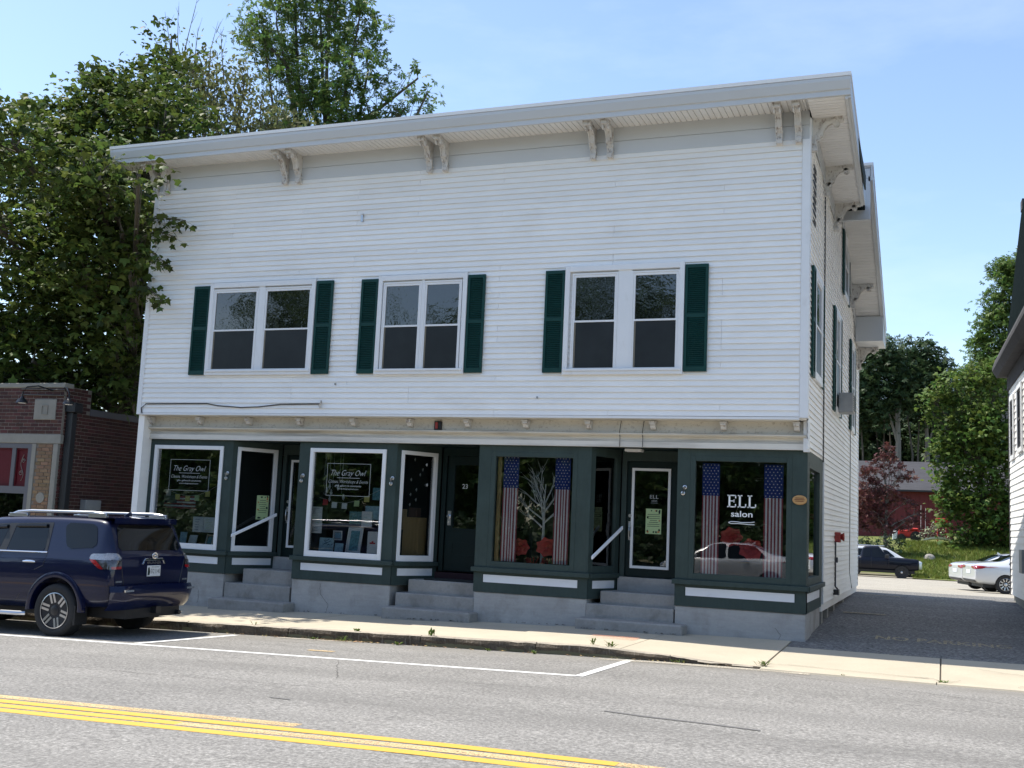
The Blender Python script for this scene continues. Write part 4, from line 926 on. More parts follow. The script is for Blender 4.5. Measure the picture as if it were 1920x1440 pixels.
# interior stand and string of paper birds behind the second splayed window
mb = MB(); mb.box(-9.55, -9.22, .95, 1.3, 1.056, 1.80); tag(mb.build('plinth', WOOD, bevel=.006), 'pale wooden plinth behind the angled window of the gallery', 'plinth')
mb = MB(); mb.box(-9.48, -9.30, 1.0, 1.2, 1.801, 1.98); tag(mb.build('small_box', mat('brown_box', (.10, .05, .035), .7), bevel=.01), 'small dark brown box standing on the wooden plinth', 'box')
for k in range(11):
    x_, z_ = -9.45 + R.random() * .4, 2.0 + k * .095
    mb = MB(); mb.add([(x_, .98, z_), (x_ + .03, .95, z_ + .03), (x_ + .005, .98, z_ + .075), (x_ - .03, 1.0, z_ + .035), (x_, .94, z_ + .04)], [(0, 1, 4), (1, 2, 4), (2, 3, 4), (3, 0, 4), (0, 3, 2, 1)])
    tag(mb.build('paper_bird', PAPERW), 'tiny white paper bird behind the angled gallery window, ' + ORD[k] + ' up from the plinth', 'paper bird', 'paper birds hanging behind the angled window')
# posters on the doors
def floral(x0, x1, z0, z1, fr, n):
    def f(o, _):
        for m, cnt in ((INKORANGE, 7), (INKGREEN, 10)):
            mb = MB()
            for k in range(cnt):
                s = R.randrange(4); t = R.random(); e = .035
                u, v = ((x0 + e, z0 + t * (z1 - z0)) if s == 0 else (x1 - e, z0 + t * (z1 - z0)) if s == 1 else (x0 + t * (x1 - x0), z0 + e) if s == 2 else (x0 + t * (x1 - x0), z1 - e))
                rr = R.uniform(.014, .028); u = min(max(u, x0 + rr), x1 - rr); v = min(max(v, z0 + rr), z1 - rr)
                mb.add([fr(u + rr * math.cos(q * 1.0472) * R.uniform(.6, 1), v + rr * math.sin(q * 1.0472) * R.uniform(.6, 1), n + .0128 + .0004 * k) for q in range(6)], [tuple(range(6))])
            mb.build('floral_print', m, o, recalc=False)
        mb = MB()
        for k in range(7): 
            w = R.uniform(.06, .12); cx = (x0 + x1) / 2; zz = z1 - .1 - k * (z1 - z0 - .2) / 7; mb.box(cx - w, cx + w, 0, .001, zz - .004, zz + .004, lambda a, b, c: fr(a, c, n + .0126 + b))
        mb.build('print_marks', INKGREEN, o)
    return f
flat_card('poster', -4.89, -4.61, 1.695, 2.135, 1.168, PAPERG, 'pale green poster with floral border on the salon door', 'poster', art=floral(-4.89, -4.61, 1.695, 2.135, lambda u, v, n: (u, 1.168 - n, v), 0))
fs = splay(*SPL[0])
mb = MB(); fbox(mb, fs, .60, .86, 1.62, 2.10, -.027, -.020); ps = tag(mb.build('poster', PAPERG), 'pale green leafy poster in the angled window beside the first door', 'poster'); floral(.60, .86, 1.62, 2.10, fs, -.032)(ps, None)
mb = MB(); mb.box(-8.9, -7.85, .62, 1.18, .672, .69); tag(mb.build('door_mat', MAT_, bevel=.004), 'dark fibre door mat in front of door 23', 'door mat')

# ------------------------------------------------------------------ brick building on the left
bb = thing('brick_building', (-20, 3, -.2), 'dark red brick building with maroon window and stone trim on the left edge', 'building')
BX = -17.15
mb = MB(); mb.box(-26, BX + .007, .011, .30, 3.15, 4.2); mb.box(BX - .3, BX + .007, .301, 12, -.3, 3.65); mb.box(BX - .3, BX + .007, .301, .8, 3.65, 4.2); mb.box(-26, BX - .3, 11.7, 12, -.3, 3.6); mb.box(-26, -25.7, .3, 12, -.3, 3.6); mb.box(-25.7, BX - .3, .3, 11.7, 3.5, 3.58)
mb.build('wall', MORTAR, bb)
bk = MB().box(-.098, .098, -.035, .02, 0, .064); bproto = bk.build('brick', BRICK, bb, origin=(0, 0, 0), bevel=.004)
BM = bproto.data; tm = BM.copy(); tm.materials.clear(); tm.materials.append(BRICKT)
bproto.location = Vector((BX - .1, .04, 3.2)) - Vector(bb['_w'])
nb_ = 1; rest = MB()
def add_brick(p, rot, me=BM, sx=1.0):
    global nb_
    if nb_ < 298:
        nb_ += 1; inst('brick', me, bb, (p[0], p[1], p[2]), (0, 0, rot), (sx, R.uniform(.9, 1.1), 1))
    else:
        c, s = math.cos(rot), math.sin(rot)
        rest.box(-.098 * sx, .098 * sx, -.035, .02, 0, .064, lambda x, y, z: (p[0] + x * c - y * s, p[1] + x * s + y * c, p[2] + z))
# tan pier between the stone strips, then front over the lintel, then the side wall
for r in range(26):
    z = 1.05 + r * .0745
    for k in range(3):
        x = -17.72 + k * .207 - (.1 if r % 2 else 0)
        x0, x1 = max(x - .098, -17.76), min(x + .098, -17.33)
        if x1 - x0 > .05: add_brick(((x0 + x1) / 2, .05, z), 0, tm, (x1 - x0) / .196)
for r in range(13):
    z = 3.2 + r * .0745
    for k in range(9):
        x = BX - .1 - k * .207 - (.1 if r % 2 else 0)
        if not (-17.80 < x < -17.42 and 3.5 < z < 3.90): add_brick((x, .04, z), 0)
    if r % 2: add_brick((BX - .047, .04, z), 0, BM, .47)
side = []
for r in range(62):
    z = -.2 + r * .0745
    for k in range(22):
        y = .17 + k * .207 + (.1 if r % 2 else 0)
        if z < 3.62 or (y < .72 and z < 4.15): side.append((y + abs(z - 2.4) * .3 + (3 if z < 1.3 else 0), y, z, 1.0))
    if r % 2 and z < 4.15: side.append((.1 + abs(z - 2.4) * .3 + (3 if z < 1.3 else 0), .115, z, .49))
side.sort()
for _, y, z, q_ in side: add_brick((BX - .022, y, z), rad(90), BM, q_)
rest.build('bricks', BRICK, bb, kind='stuff')
mb = MB(); mb.box(-26, BX + .02, .0, .1, 2.99, 3.185); mb.build('stone_lintel', STONE, bb, bevel=.01)
for a, b in ((-17.88, -17.77), (-17.31, -17.18)):
    mb = MB(); mb.box(a, b, -.0, .12, -.3, 2.985); mb.build('stone_strip', STONE, bb, bevel=.008)
mb = MB(); mb.box(-17.31, BX + .01, .125, .3, -.3, 2.985); mb.build('pier', STONE, bb)
mb = MB(); mb.box(-17.77, -17.31, .028, .3, -.3, 2.985); mb.build('pier_core', MORTAR, bb)
mb = MB(); mb.box(-26, BX + .03, -.02, .25, 4.17, 4.27); mb.build('parapet_cap', STONE, bb, bevel=.01)
mb = MB(); mb.prism([(.8, 3.66), (12, 3.66), (12, 3.80), (.8, 3.80)], BX - .32, BX + .03, lambda a, b, t: (t, a, b)); mb.build('roof_fascia', GREYFR, bb)
mb = MB(); mb.box(-17.91, -17.32, -.012, .05, 3.49, 3.925); o = mb.build('date_stone', STONE, bb, bevel=.01); mb = MB(); ring(mb, FR, -17.70, -17.53, 3.60, 3.80, .018, .012, .028); mb.build('carved_relief', STONE, o)
mb = MB(); mb.lathe([(.11, 0), (.11, .03), (.085, .04), (.085, .02), (.05, .02)], 18, (-17.53, .0, 1.86), 'y'); mb.build('stone_medallion', STONE, bb)
# maroon window
mb = MB(); ring(mb, FR, -20.6, -17.89, .35, 2.985, .10, -.15, -.02); fbox(mb, FR, -20.5, -17.99, 1.93, 2.08, -.14, -.03); fbox(mb, FR, -18.43, -18.33, 2.08, 2.885, -.14, -.03); fbox(mb, FR, -19.7, -19.6, 2.08, 2.885, -.14, -.03)
wq = mb.build('window', GREYFR, bb)
for a, b in ((-18.33, -17.99), (-19.6, -18.43), (-20.5, -19.7)):
    mb = MB(); fbox(mb, FR, a, b, 2.08, 2.885, -.12, -.08); ring(mb, FR, a, b, 2.08, 2.885, .035, -.08, -.06); mb.build('maroon_panel', MAROON, wq)
mb = MB(); mb.tube([FR(-18.16 + .05 * math.sin(t * 7) * (1 - t * .3), 2.2 + t * .55, -.07) for t in lin(0, 1, 24)], .006, 4)
for cx, cz, rr in ((-18.18, 2.36, .055), (-18.13, 2.62, .05)): mb.tube([FR(cx + rr * math.cos(a) * (1 - a / 14), cz + rr * math.sin(a) * (1 - a / 14), -.07) for a in lin(0, 9, 20)], .005, 4)
mb.build('scroll_ornament', STONE, wq)
mb = MB(); fbox(mb, FR, -20.5, -17.99, .45, 1.93, -.12, -.112); mb.build('pane', SHOPGLASS, wq)
mb = MB(); us = lin(-20.5, -17.99, 60); mb.grid([[(u, .22 + .03 * math.sin(u * 28), z_) for u in us] for z_ in (.45, 1.93)]); mb.build('curtain', TEALCURT, wq, smooth=True, recalc=False)
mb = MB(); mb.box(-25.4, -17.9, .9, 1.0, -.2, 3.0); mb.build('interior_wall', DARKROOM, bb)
# downpipe at the corner, meter cabinet, gooseneck lamps
mb = MB(); mb.box(BX + .02, BX + .18, .10, .26, -.1, 3.66); mb.box(BX - .02, BX + .26, .06, .32, 3.66, 3.86); mb.build('downpipe', BLACKM, bb, bevel=.015)
mb = MB(); mb.box(BX + .0, BX + .16, .75, 1.22, .9, 1.86); o = mb.build('meter_cabinet', GREYBOX, bb, bevel=.01); mb = MB(); mb.box(BX + .162, BX + .17, .79, 1.18, .94, 1.82); mb.build('cabinet_door', GREYBOX, o, bevel=.003)
for lx, ly in ((-17.70, -.56), (-16.72, -.30)):
    y0 = .05
    mb = MB(); mb.tube([(lx + .25 if ly < -.4 else BX, y0, 4.1), (lx + .2 if ly < -.4 else BX + .1, ly + .2, 4.16), (lx + .06 if ly < -.4 else lx - .1, ly + .04, 4.12), (lx, ly, 4.0), (lx, ly, 3.92)], .016, 6)
    g = mb.build('gooseneck_lamp', BLACKM, bb, smooth=True)
    mb = MB(); mb.lathe([(.03, .14), (.045, .10), (.10, .06), (.12, .0), (.11, .0), (.02, .09)], 14, (lx, ly, 3.78)); mb.build('lamp_shade', BLACKM, g, smooth=True)
    mb = MB(); mb.lathe([(.095, .004), (.06, -.01), (.01, -.014)], 12, (lx, ly, 3.785)); mb.build('lamp_lens', TRIM, g)
for z_ in (4.02, 4.14):
    mb = MB(); mb.tube([(-18.3, -.02, z_ + .0), (BX + .05, -.02, z_ - .02)], .014, 5); mb.build('conduit', BLACKM, bb)

# ------------------------------------------------------------------ white house on the right edge
rh = thing('white_house', (5.5, 6, .2), 'white clapboard house with dark steep roof at the right edge of the driveway', 'house')
HX, HY0, HY1 = 1.5, -.4, 11.3
HS = lambda u, v, n: (HX - n, u, v)
mb = MB(); mb.box(HX + .01, 9.5, HY0, HY1 - .02, .7, 5.7); mb.build('wall', WHITE, rh)
mb = MB(); mb.box(HX + .05, 9.4, HY0 + .05, HY1 - .05, -.3, .7); mb.build('foundation', STONE, rh)
z = .62
while z < 5.45:
    mb = MB(); mb.prism([(0, z + .156), (.004, z + .156), (.022, z + .004), (.022, z), (0, z)], HY0, HY1 - .1, lambda n, v, u: HS(u, v, n)); mb.build('siding_board', WHITE, rh)
    z += .15
mb = MB(); fbox(mb, HS, HY1 - .1, HY1 + .02, .6, 5.5, 0, .03); mb.build('corner_board', GREYTRIM, rh)
mb = MB(); fbox(mb, HS, HY0, HY1 + .02, 5.5, 5.85, 0, .05); mb.build('frieze_board', GREYTRIM, rh)
mb = MB(); mb.prism([(0.05, 5.86), (.26, 5.86), (.36, 6.02), (.36, 6.1), (.30, 6.28), (.22, 6.30), (-.2, 6.30), (-.2, 5.86)], HY0 - .3, HY1 + .3, lambda n, v, u: HS(u, v, n)); mb.build('gutter_cornice', GREYTRIM, rh)
mb = MB(); mb.prism([(HX - .08, 6.30), (HX + .36, 10.2), (HX + 3.5, 11.4), (9.6, 10.2), (9.8, 6.30)], HY0 - .2, HY1 + .25, lambda a, b, t: (a, t, b)); mb.build('roof', SLATE, rh)
mb = MB(); mb.box(HX + .33, HX + .55, HY1 - .1, HY1 + .3, 10.05, 10.3); mb.build('ridge_trim', GREYTRIM, rh)
for y0, y1, z0, z1 in ((9.85, 10.7, 3.75, 5.25), (8.0, 9.0, 3.8, 5.3), (5.8, 6.8, 3.8, 5.3), (4.3, 6.0, 1.1, 3.15)):
    mb = MB(); ring(mb, HS, y0, y1, z0, z1, .1, .022, .06); w = mb.build('window', TRIM, rh)
    mb = MB(); ring(mb, HS, y0 + .1, y1 - .1, z0 + .1, z1 - .1, .05, .02, .04); fbox(mb, HS, y0 + .15, y1 - .15, (z0 + z1) / 2 - .03, (z0 + z1) / 2 + .03, .02, .045); mb.build('sash', GREYTRIM, w)
    mb = MB(); fbox(mb, HS, y0 + .15, y1 - .15, z0 + .15, z1 - .15, .018, .026); mb.build('pane', SASHGLASS, w)
mb = MB(); mb.box(HX - .32, HX, 5.4, 5.95, 1.25, 1.7); mb.build('air_conditioner', GREYBOX, rh, bevel=.01)

rh.location = (5.69, 6.13, .2); rh.rotation_euler = (0, 0, rad(1.9))   # the house stands slightly askew to the street grid
# ------------------------------------------------------------------ red barn
ba = thing('red_barn', (-4, 74, 1.9), 'dark red barn with grey shingle roof behind the trees', 'barn')
mb = MB(); mb.box(-16, 7, 68, 80, 1.0, 5.3); mb.prism([(68, 5.3), (80, 5.3), (74, 7.6)], -15.9, 6.9, lambda a, b, t: (t, a, b)); mb.build('wall', BARN, ba)
x = -16
while x < 6.9:
    mb = MB(); mb.box(x + .01, x + .29, 67.96, 68.0, 1.0, 5.28); mb.build('wall_board', BARN, ba); x += .3
for s, ya, yb in ((1, 67.5, 74), (-1, 80.5, 74)):
    mb = MB(); mb.prism([(ya, 5.25), (yb, 7.72), (yb, 7.85), (ya, 5.38)], -16.5, 7.5, lambda a, b, t: (t, a, b)); mb.build('roof', SHINGLE, ba)
mb = MB(); mb.lathe([(.12, 0), (.12, .75), (.22, .76), (.22, .9), (.1, .95)], 10, (-.42, 73.2, 7.4)); mb.build('vent_pipe', GREYTRIM, ba, smooth=True)

# ------------------------------------------------------------------ vehicles
def car_shell(name, stations, m, parent, arches, arch_r, levels=2, halfw=.96, creases=None):
    """stations: (x, w, zb, zbelt, wt, zt); closed hull, smoothed, with wheel wells cut out"""
    rows = []
    for x, w, zb, zl, wt, zt in stations:
        h = [(0, zb), (w * .82, zb), (w * .97, zb + .07), (w, zb + .42 * (zl - zb)), (w * .99, zl - .10), (w * .955, zl - .01), (wt + (w * .955 - wt) * .38, zl + (zt - zl) * .55), (wt, zt - .06 * min(1, (zt - zl) * 4)), (wt * .90, zt - .004), (0, zt + .012)]
        full = h + [(-a, b) for a, b in h[-2:0:-1]]
        rows.append([(x, a, b) for a, b in full])
    n = len(rows[0]); mb = MB()
    mb.v = [p for r in rows for p in r]
    mb.f = [(i * n + j, i * n + (j + 1) % n, (i + 1) * n + (j + 1) % n, (i + 1) * n + j) for i in range(len(rows) - 1) for j in range(n)]
    for i in (0, len(rows) - 1):
        c = len(mb.v); pts = [Vector(rows[i][j]) for j in range(n)]
        hn = n // 2
        # strip caps across the width keep the ends flat
        for j in range(hn):
            a, b, c_, d = i * n + j, i * n + j + 1, i * n + (n - j - 1) % n, i * n + (n - j) % n
            q = [a, b, c_, d]; q = list(dict.fromkeys(q))
            if len(q) >= 3: mb.f.append(tuple(q))
    me = bpy.data.meshes.new(name); me.from_pydata(mb.v, [], mb.f)
    bm = bmesh.new(); bm.from_mesh(me); bmesh.ops.remove_doubles(bm, verts=bm.verts, dist=1e-5); bmesh.ops.recalc_face_normals(bm, faces=bm.faces); bm.to_mesh(me); bm.free()
    if creases:
        at = me.attributes.new('crease_edge', 'FLOAT', 'EDGE'); vals = [0.0] * len(me.edges)
        for e in me.edges:
            a_, b_ = e.vertices; ja, jb = a_ % n, b_ % n; ia, ib = a_ // n, b_ // n
            if ja == jb and ia != ib: vals[e.index] = creases.get(min(ja, n - ja), 0)
            elif ia == ib and ia in (0, 1): vals[e.index] = .45
        at.data.foreach_set('value', vals)
    ob = bpy.data.objects.new(name, me); col.objects.link(ob)
    md = ob.modifiers.new('s', 'SUBSURF'); md.levels = levels; md.render_levels = levels
    cut = []
    for ax in arches:
        for s in (-1, 1):
            cb = MB(); cb.lathe([(arch_r, s * (halfw - .30)), (arch_r, s * (halfw + .25))], 28, (ax, 0, arch_r * .93), 'y')
            co = cb.build('cut', m); co['_w'] = (0, 0, 0); cut.append(co)
            b_ = ob.modifiers.new('b', 'BOOLEAN'); b_.operation = 'DIFFERENCE'; b_.object = co; b_.solver = 'EXACT'
    dg = bpy.context.evaluated_depsgraph_get(); dg.update()
    new = bpy.data.meshes.new_from_object(ob.evaluated_get(dg))
    for b_ in [q for q in ob.modifiers if q.type == 'BOOLEAN']: ob.modifiers.remove(b_)
    dg.update(); ev = ob.evaluated_get(dg).to_mesh()
    bvh = BVHTree.FromPolygons([v.co.copy() for v in ev.vertices], [tuple(p.vertices) for p in ev.polygons])
    bpy.data.objects.remove(ob)
    for c in cut: bpy.data.objects.remove(c)
    new.materials.clear(); new.materials.append(m)
    new.polygons.foreach_set('use_smooth', [True] * len(new.polygons)); new.polygons.foreach_set('material_index', [0] * len(new.polygons)); new.set_sharp_from_angle(angle=rad(38))
    new.name = name
    o = bpy.data.objects.new(name, new); col.objects.link(o); o['_w'] = (0, 0, 0); o.parent = parent
    return o, bvh
def patch(bvh, quad, ax, s, off=.004, r=.05, nr=10, nc=14, mb=None):
    """quad TL TR BR BL in (a, z): 'y' = side seen from s, 'x' = end seen from s"""
    mb = mb or MB(); P = []; (a0, z0), (a1, z1), (a2, z2), (a3, z3) = quad; last = None
    H = max(.02, abs(z0 - z3)); L = max(.02, abs(a1 - a0))
    for i in range(nr):
        t = i / (nr - 1); d = min(t, 1 - t) * H; q = min(r, H / 2); ins = (q - math.sqrt(max(0, q * q - max(0, q - d) ** 2))) / L if d < q else 0
        la, lz = a0 + (a3 - a0) * t, z0 + (z3 - z0) * t; ra, rz = a1 + (a2 - a1) * t, z1 + (z2 - z1) * t; row = []
        for j in range(nc):
            u = ins + (1 - 2 * ins) * j / (nc - 1); a, z = la + (ra - la) * u, lz + (rz - lz) * u
            if ax == 'y': o_, d_ = Vector((a, s * 4, z)), Vector((0, -s, 0))
            else: o_, d_ = Vector((s * 20, a, z)), Vector((-s, 0, 0))
            hit, nn, _, _ = bvh.ray_cast(o_, d_)
            if hit is None: row.append(None); continue
            if nn.dot(d_) > 0: nn = -nn
            row.append(tuple(hit + nn * off))
        P.append(row)
    flat = [p for row in P for p in row if p]
    if not flat: return mb
    for row in P:
        for j, p in enumerate(row):
            if p is None: row[j] = next((row[k] for k in sorted(range(nc), key=lambda k: abs(k - j)) if row[k]), flat[0])
    return mb.grid(P)
def curve_on(bvh, pts, s, off=.003, ax='y'):
    out = []
    for a, z in pts:
        o_, d_ = (Vector((a, s * 4, z)), Vector((0, -s, 0))) if ax == 'y' else (Vector((s * 20, a, z)), Vector((-s, 0, 0)))
        hit, nn, _, _ = bvh.ray_cast(o_, d_)
        if hit is not None: out.append(hit - d_ * off)
    return out
def wheel(par, x, y, r, s, rimr, style, w=.24):
    """x, y centre of the tread at the outer face, s = +1 left side"""
    yo = y
    f = lambda prof: [(a, s * b) for a, b in prof]
    mb = MB(); mb.lathe(f([(rimr * .99, -.01), (rimr + .02, .012), (r * .93, .012), (r * .985, -.012), (r, -.05), (r, -w + .05), (r * .985, -w + .02), (r * .9, -w), (rimr * .8, -w)]), 36, (x, yo, r), 'y')
    t = mb.build('wheel', TYRE, par, smooth=True, sharp=50)
    mb = MB(); mb.lathe(f([(rimr * .97, -.012), (rimr, .004), (rimr * .93, .008), (rimr * .90, -.035), (rimr * .86, -.05), (.03, -.06)]), 36, (x, yo, r), 'y')
    mb.build('rim', style[0], t, smooth=True)
    sp = MB(); n = style[2]
    for k in range(n):
        a = 2 * math.pi * k / n + style[4]
        for e in ((-1, 1) if style[3] else (0,)):
            ca, sa = math.cos(a), math.sin(a); hw = style[5]; o_ = e * style[6]
            P = []
            for (rr, ww, yy) in ((rimr * .34, hw, -.012), (rimr * .965, hw * 1.05, .004)):
                for q in (-1, 1):
                    l = o_ + q * ww; P.append((x + rr * ca - l * sa, yo + s * yy, r + rr * sa + l * ca))
            P += [(p[0], p[1] - s * .025, p[2]) for p in P]
            sp.add(P, [(0, 1, 3, 2), (4, 6, 7, 5), (0, 4, 5, 1), (2, 3, 7, 6), (0, 2, 6, 4), (1, 5, 7, 3)])
        if style[3]:   # closed outer end of a double spoke
            pass
    sp.lathe(f([(rimr * .985, .006), (rimr * .94, .009), (rimr * .94, -.01)]), 36, (x, yo, r), 'y', False)
    sp.build('spokes', style[1], t)
    mb = MB(); mb.lathe(f([(rimr * .30, -.03), (rimr * .28, -.006), (rimr * .2, .0), (.01, .004)]), 20, (x, yo, r), 'y'); mb.build('hub_cap', BLACKM if style[3] else SILVER, t, smooth=True)
    return t

# the parked 4x4, front towards -x of the world, its rear in full view
suv = thing('parked_suv', (0, 0, 0), 'dark blue four-wheel-drive wagon parked at the kerb, seen from its rear corner', 'car')
SS = [(.17, .80, .56, 1.14, .785, 1.20), (.175, .86, .54, 1.15, .76, 1.215), (.21, .915, .50, 1.16, .77, 1.235), (.26, .94, .48, 1.19, .75, 1.36), (.40, .955, .46, 1.21, .775, 1.70), (.46, .958, .46, 1.22, .775, 1.755), (.62, .962, .45, 1.225, .775, 1.785),
      (1.1, .965, .42, 1.225, .785, 1.80), (1.9, .965, .40, 1.22, .785, 1.80), (2.6, .965, .40, 1.21, .785, 1.775), (2.85, .965, .40, 1.20, .76, 1.735), (3.15, .965, .40, 1.17, .76, 1.52), (3.5, .965, .42, 1.13, .76, 1.20), (3.65, .965, .43, 1.12, .78, 1.155), (4.3, .955, .45, 1.08, .78, 1.10), (4.62, .93, .46, 1.02, .785, 1.04), (4.74, .90, .48, .95, .72, .98), (4.78, .84, .52, .90, .68, .93)]
body, bv = car_shell('body', SS, NAVY, suv, (1.16, 3.95), .46, 2, .965, {1: .5, 5: .5, 7: .45, 8: .3})
for s in (1, -1):
    for quad, r_ in ((((.60, 1.685), (1.20, 1.695), (1.06, 1.305), (.50, 1.34)), .09), (((1.50, 1.67), (2.13, 1.655), (2.21, 1.265), (1.455, 1.275)), .03), (((2.27, 1.655), (2.82, 1.60), (3.28, 1.24), (2.36, 1.262)), .03)):
        patch(bv, quad, 'y', s, .006, r_).build('side_window', CARGLASS, suv, smooth=True, recalc=False)
    for quad in (((1.44, 1.69), (2.86, 1.64), (2.84, 1.605), (1.47, 1.665)), ((2.14, 1.67), (2.27, 1.665), (2.37, 1.25), (2.22, 1.25)), ((1.425, 1.69), (1.5, 1.69), (1.46, 1.26), (1.41, 1.26))):
        patch(bv, quad, 'y', s, .005, .0, 8, 8).build('window_trim', PLASTIC, suv, smooth=True, recalc=False)
    mb = MB(); mb.tube(curve_on(bv, [(x_, 1.245) for x_ in lin(1.40, 3.3, 14)], s, .006), .011, 6); mb.build('belt_moulding', CHROME, suv, smooth=True)
    mb = MB(); mb.tube(curve_on(bv, [(x_, 1.64 - .02 * (x_ - 1.5)) for x_ in lin(1.52, 2.10, 6)], s, .022), .026, 6); mb.build('rain_visor', CARGLASS, suv, smooth=True)
    mb = MB(); mb.tube(curve_on(bv, [(x_, 1.62 - .06 * (x_ - 2.2)) for x_ in lin(2.30, 2.84, 6)], s, .022), .026, 6); mb.build('rain_visor', CARGLASS, suv, smooth=True)
    for pts in ([(1.40, 1.25), (1.405, 1.18), (1.44, 1.05), (1.60, .98)], [(2.3, 1.25), (2.31, .9), (2.30, .5)], [(3.35, 1.2), (3.38, .9), (3.40, .5)], [(1.85, .62), (1.95, .50), (2.3, .50), (3.3, .50)]):
        P = []
        for (a0, b0), (a1, b1) in zip(pts, pts[1:]): P += [(a0 + (a1 - a0) * t, b0 + (b1 - b0) * t) for t in lin(0, 1, 6)]
        mb = MB(); mb.tube(curve_on(bv, P, s, -.001), .0045, 4); mb.build('panel_gap', BLACKM, suv)
    for x_ in (1.68, 2.62):
        P = curve_on(bv, [(x_ - .12, 1.10), (x_ - .05, 1.105), (x_ + .05, 1.105), (x_ + .12, 1.10)], s, .03)
        mb = MB(); mb.tube(P, [.014, .022, .022, .014], 8); mb.build('door_handle', CHROME, suv, smooth=True)
    for ax in (1.16, 3.95):
        P = [(ax + .485 * math.cos(a), .43 + .485 * math.sin(a)) for a in lin(-.08, math.pi + .08, 22)]
        pts = [Vector((a, s * (.962 if .6 < a < 4.5 else .95), z_)) for a, z_ in P]
        mb = MB(); rows = []
        for k, p in enumerate(pts):
            d = Vector((p.x - ax, 0, p.z - .43)).normalized()
            rows.append([p - d * .03 - Vector((0, s * .10, 0)), p - d * .03 + Vector((0, s * .012, 0)), p + Vector((0, s * .022, 0)), p + d * .05 + Vector((0, s * .008, 0)), p + d * .06 - Vector((0, s * .06, 0))])
        mb.grid(rows); mb.build('wheel_arch', NAVY, suv, smooth=True)
        mb = MB(); mb.box(ax - .40 if ax < 2 else ax - .46, ax - .36 if ax < 2 else ax - .43, s * .70, s * .95, .20, .48); mb.build('mud_flap', BLACK, suv)
    mb = MB(); mb.tube([(1.72, s * .94, .33), (1.8, s * 1.0, .33), (3.3, s * 1.0, .33), (3.4, s * .94, .33)], .035, 8); mb.build('running_board', SILVER, suv, smooth=True)
    mb = MB(); mb.tube([(.52, s * .68, 1.79), (.62, s * .69, 1.835), (.80, s * .69, 1.855), (2.0, s * .69, 1.86), (2.25, s * .69, 1.84), (2.45, s * .69, 1.785)], [.02, .03, .028, .028, .03, .02], 8)
    mb.box(.52, .86, s * .66, s * .72, 1.775, 1.85); mb.box(2.05, 2.42, s * .66, s * .72, 1.765, 1.83); mb.build('roof_rail', SILVER, suv, smooth=True, bevel=.012)
    # tail lamp wrapping the corner
    t_ = patch(bv, ((.56, 1.248), (.215, 1.252), (.20, 1.155), (.585, 1.165)), 'y', s, .018, .03, 6, 12)
    tl = t_.build('tail_light', CLEARLENS, suv, smooth=True, recalc=False)
    patch(bv, ((.59, 1.163), (.19, 1.153), (.19, 1.03), (.36, 1.03)), 'y', s, .014, .02, 6, 12).build('smoked_lens', SMOKELENS, tl, smooth=True, recalc=False)
    patch(bv, ((.58, 1.163), (.46, 1.16), (.30, 1.03), (.37, 1.03)), 'y', s, .019, .01, 6, 8).build('red_lens', REDLENS, tl, smooth=True, recalc=False)
    patch(bv, ((s * .885, 1.262), (s * .745, 1.255), (s * .735, 1.16), (s * .885, 1.158)), 'x', -1, .012, .02, 6, 8).build('clear_lens', CLEARLENS, tl, smooth=True, recalc=False)
    patch(bv, ((s * .90, 1.152), (s * .73, 1.157), (s * .74, 1.04), (s * .89, 1.03)), 'x', -1, .018, .02, 6, 8).build('smoked_lens', SMOKELENS, tl, smooth=True, recalc=False)
    patch(bv, ((s * .895, 1.065), (s * .735, 1.075), (s * .74, 1.035), (s * .89, 1.028)), 'x', -1, .022, .01, 4, 8).build('red_lens', REDLENS, tl, smooth=True, recalc=False)
    patch(bv, ((s * .83, .86), (s * .70, .86), (s * .70, .835), (s * .83, .835)), 'x', -1, .012, .0, 3, 6).build('rear_reflector', CLEARLENS, suv, recalc=False)
    mb = MB(); mb.box(3.05, 3.25, s * .98, s * 1.2, 1.18, 1.36); mb.build('wing_mirror', NAVY, suv, bevel=.03)
    patch(bv, ((s * .5, .98), (s * .86, .98), (s * .88, .84), (s * .55, .82)), 'x', 1, .01, .03).build('headlight', CLEARLENS, suv, smooth=True, recalc=False)
patch(bv, ((-.63, 1.675), (.63, 1.675), (.72, 1.30), (-.72, 1.30)), 'x', -1, .008, .06, 10, 18).build('rear_window', CARGLASS, suv, smooth=True, recalc=False)
patch(bv, ((-.66, 1.68), (.66, 1.68), (.74, 1.24), (-.74, 1.24)), 'x', 1, .008, .04, 10, 18).build('windscreen', CARGLASS, suv, smooth=True, recalc=False)
patch(bv, ((-.6, .96), (.6, .96), (.55, .66), (-.55, .66)), 'x', 1, .012, .05).build('grille', CHROME, suv, smooth=True, recalc=False)
mb = MB(); P = [[(.30 + .10 * abs(y_) ** 2 - (.0 if k == 1 else -.0), y_, z_) for y_ in lin(-.72, .72, 13)] for k, z_ in enumerate((1.70, 1.735, 1.785))]
P = [[(.50, y_, 1.70) for y_ in lin(-.73, .73, 13)]] + P + [[(.75, y_, 1.812) for y_ in lin(-.72, .72, 13)]]
mb.grid(P); mb.build('rear_spoiler', NAVY, suv, smooth=True, sharp=60)
mb = MB(); mb.box(.305, .315, -.16, .16, 1.745, 1.765); mb.build('brake_light', REDLENS, suv)
mb = MB(); mb.prism([(.66, 1.81), (.80, 1.81), (.69, 1.88), (.665, 1.88)], -.02, .02, lambda a, b, t: (a, t, b)); mb.build('antenna_fin', NAVY, suv, bevel=.006)
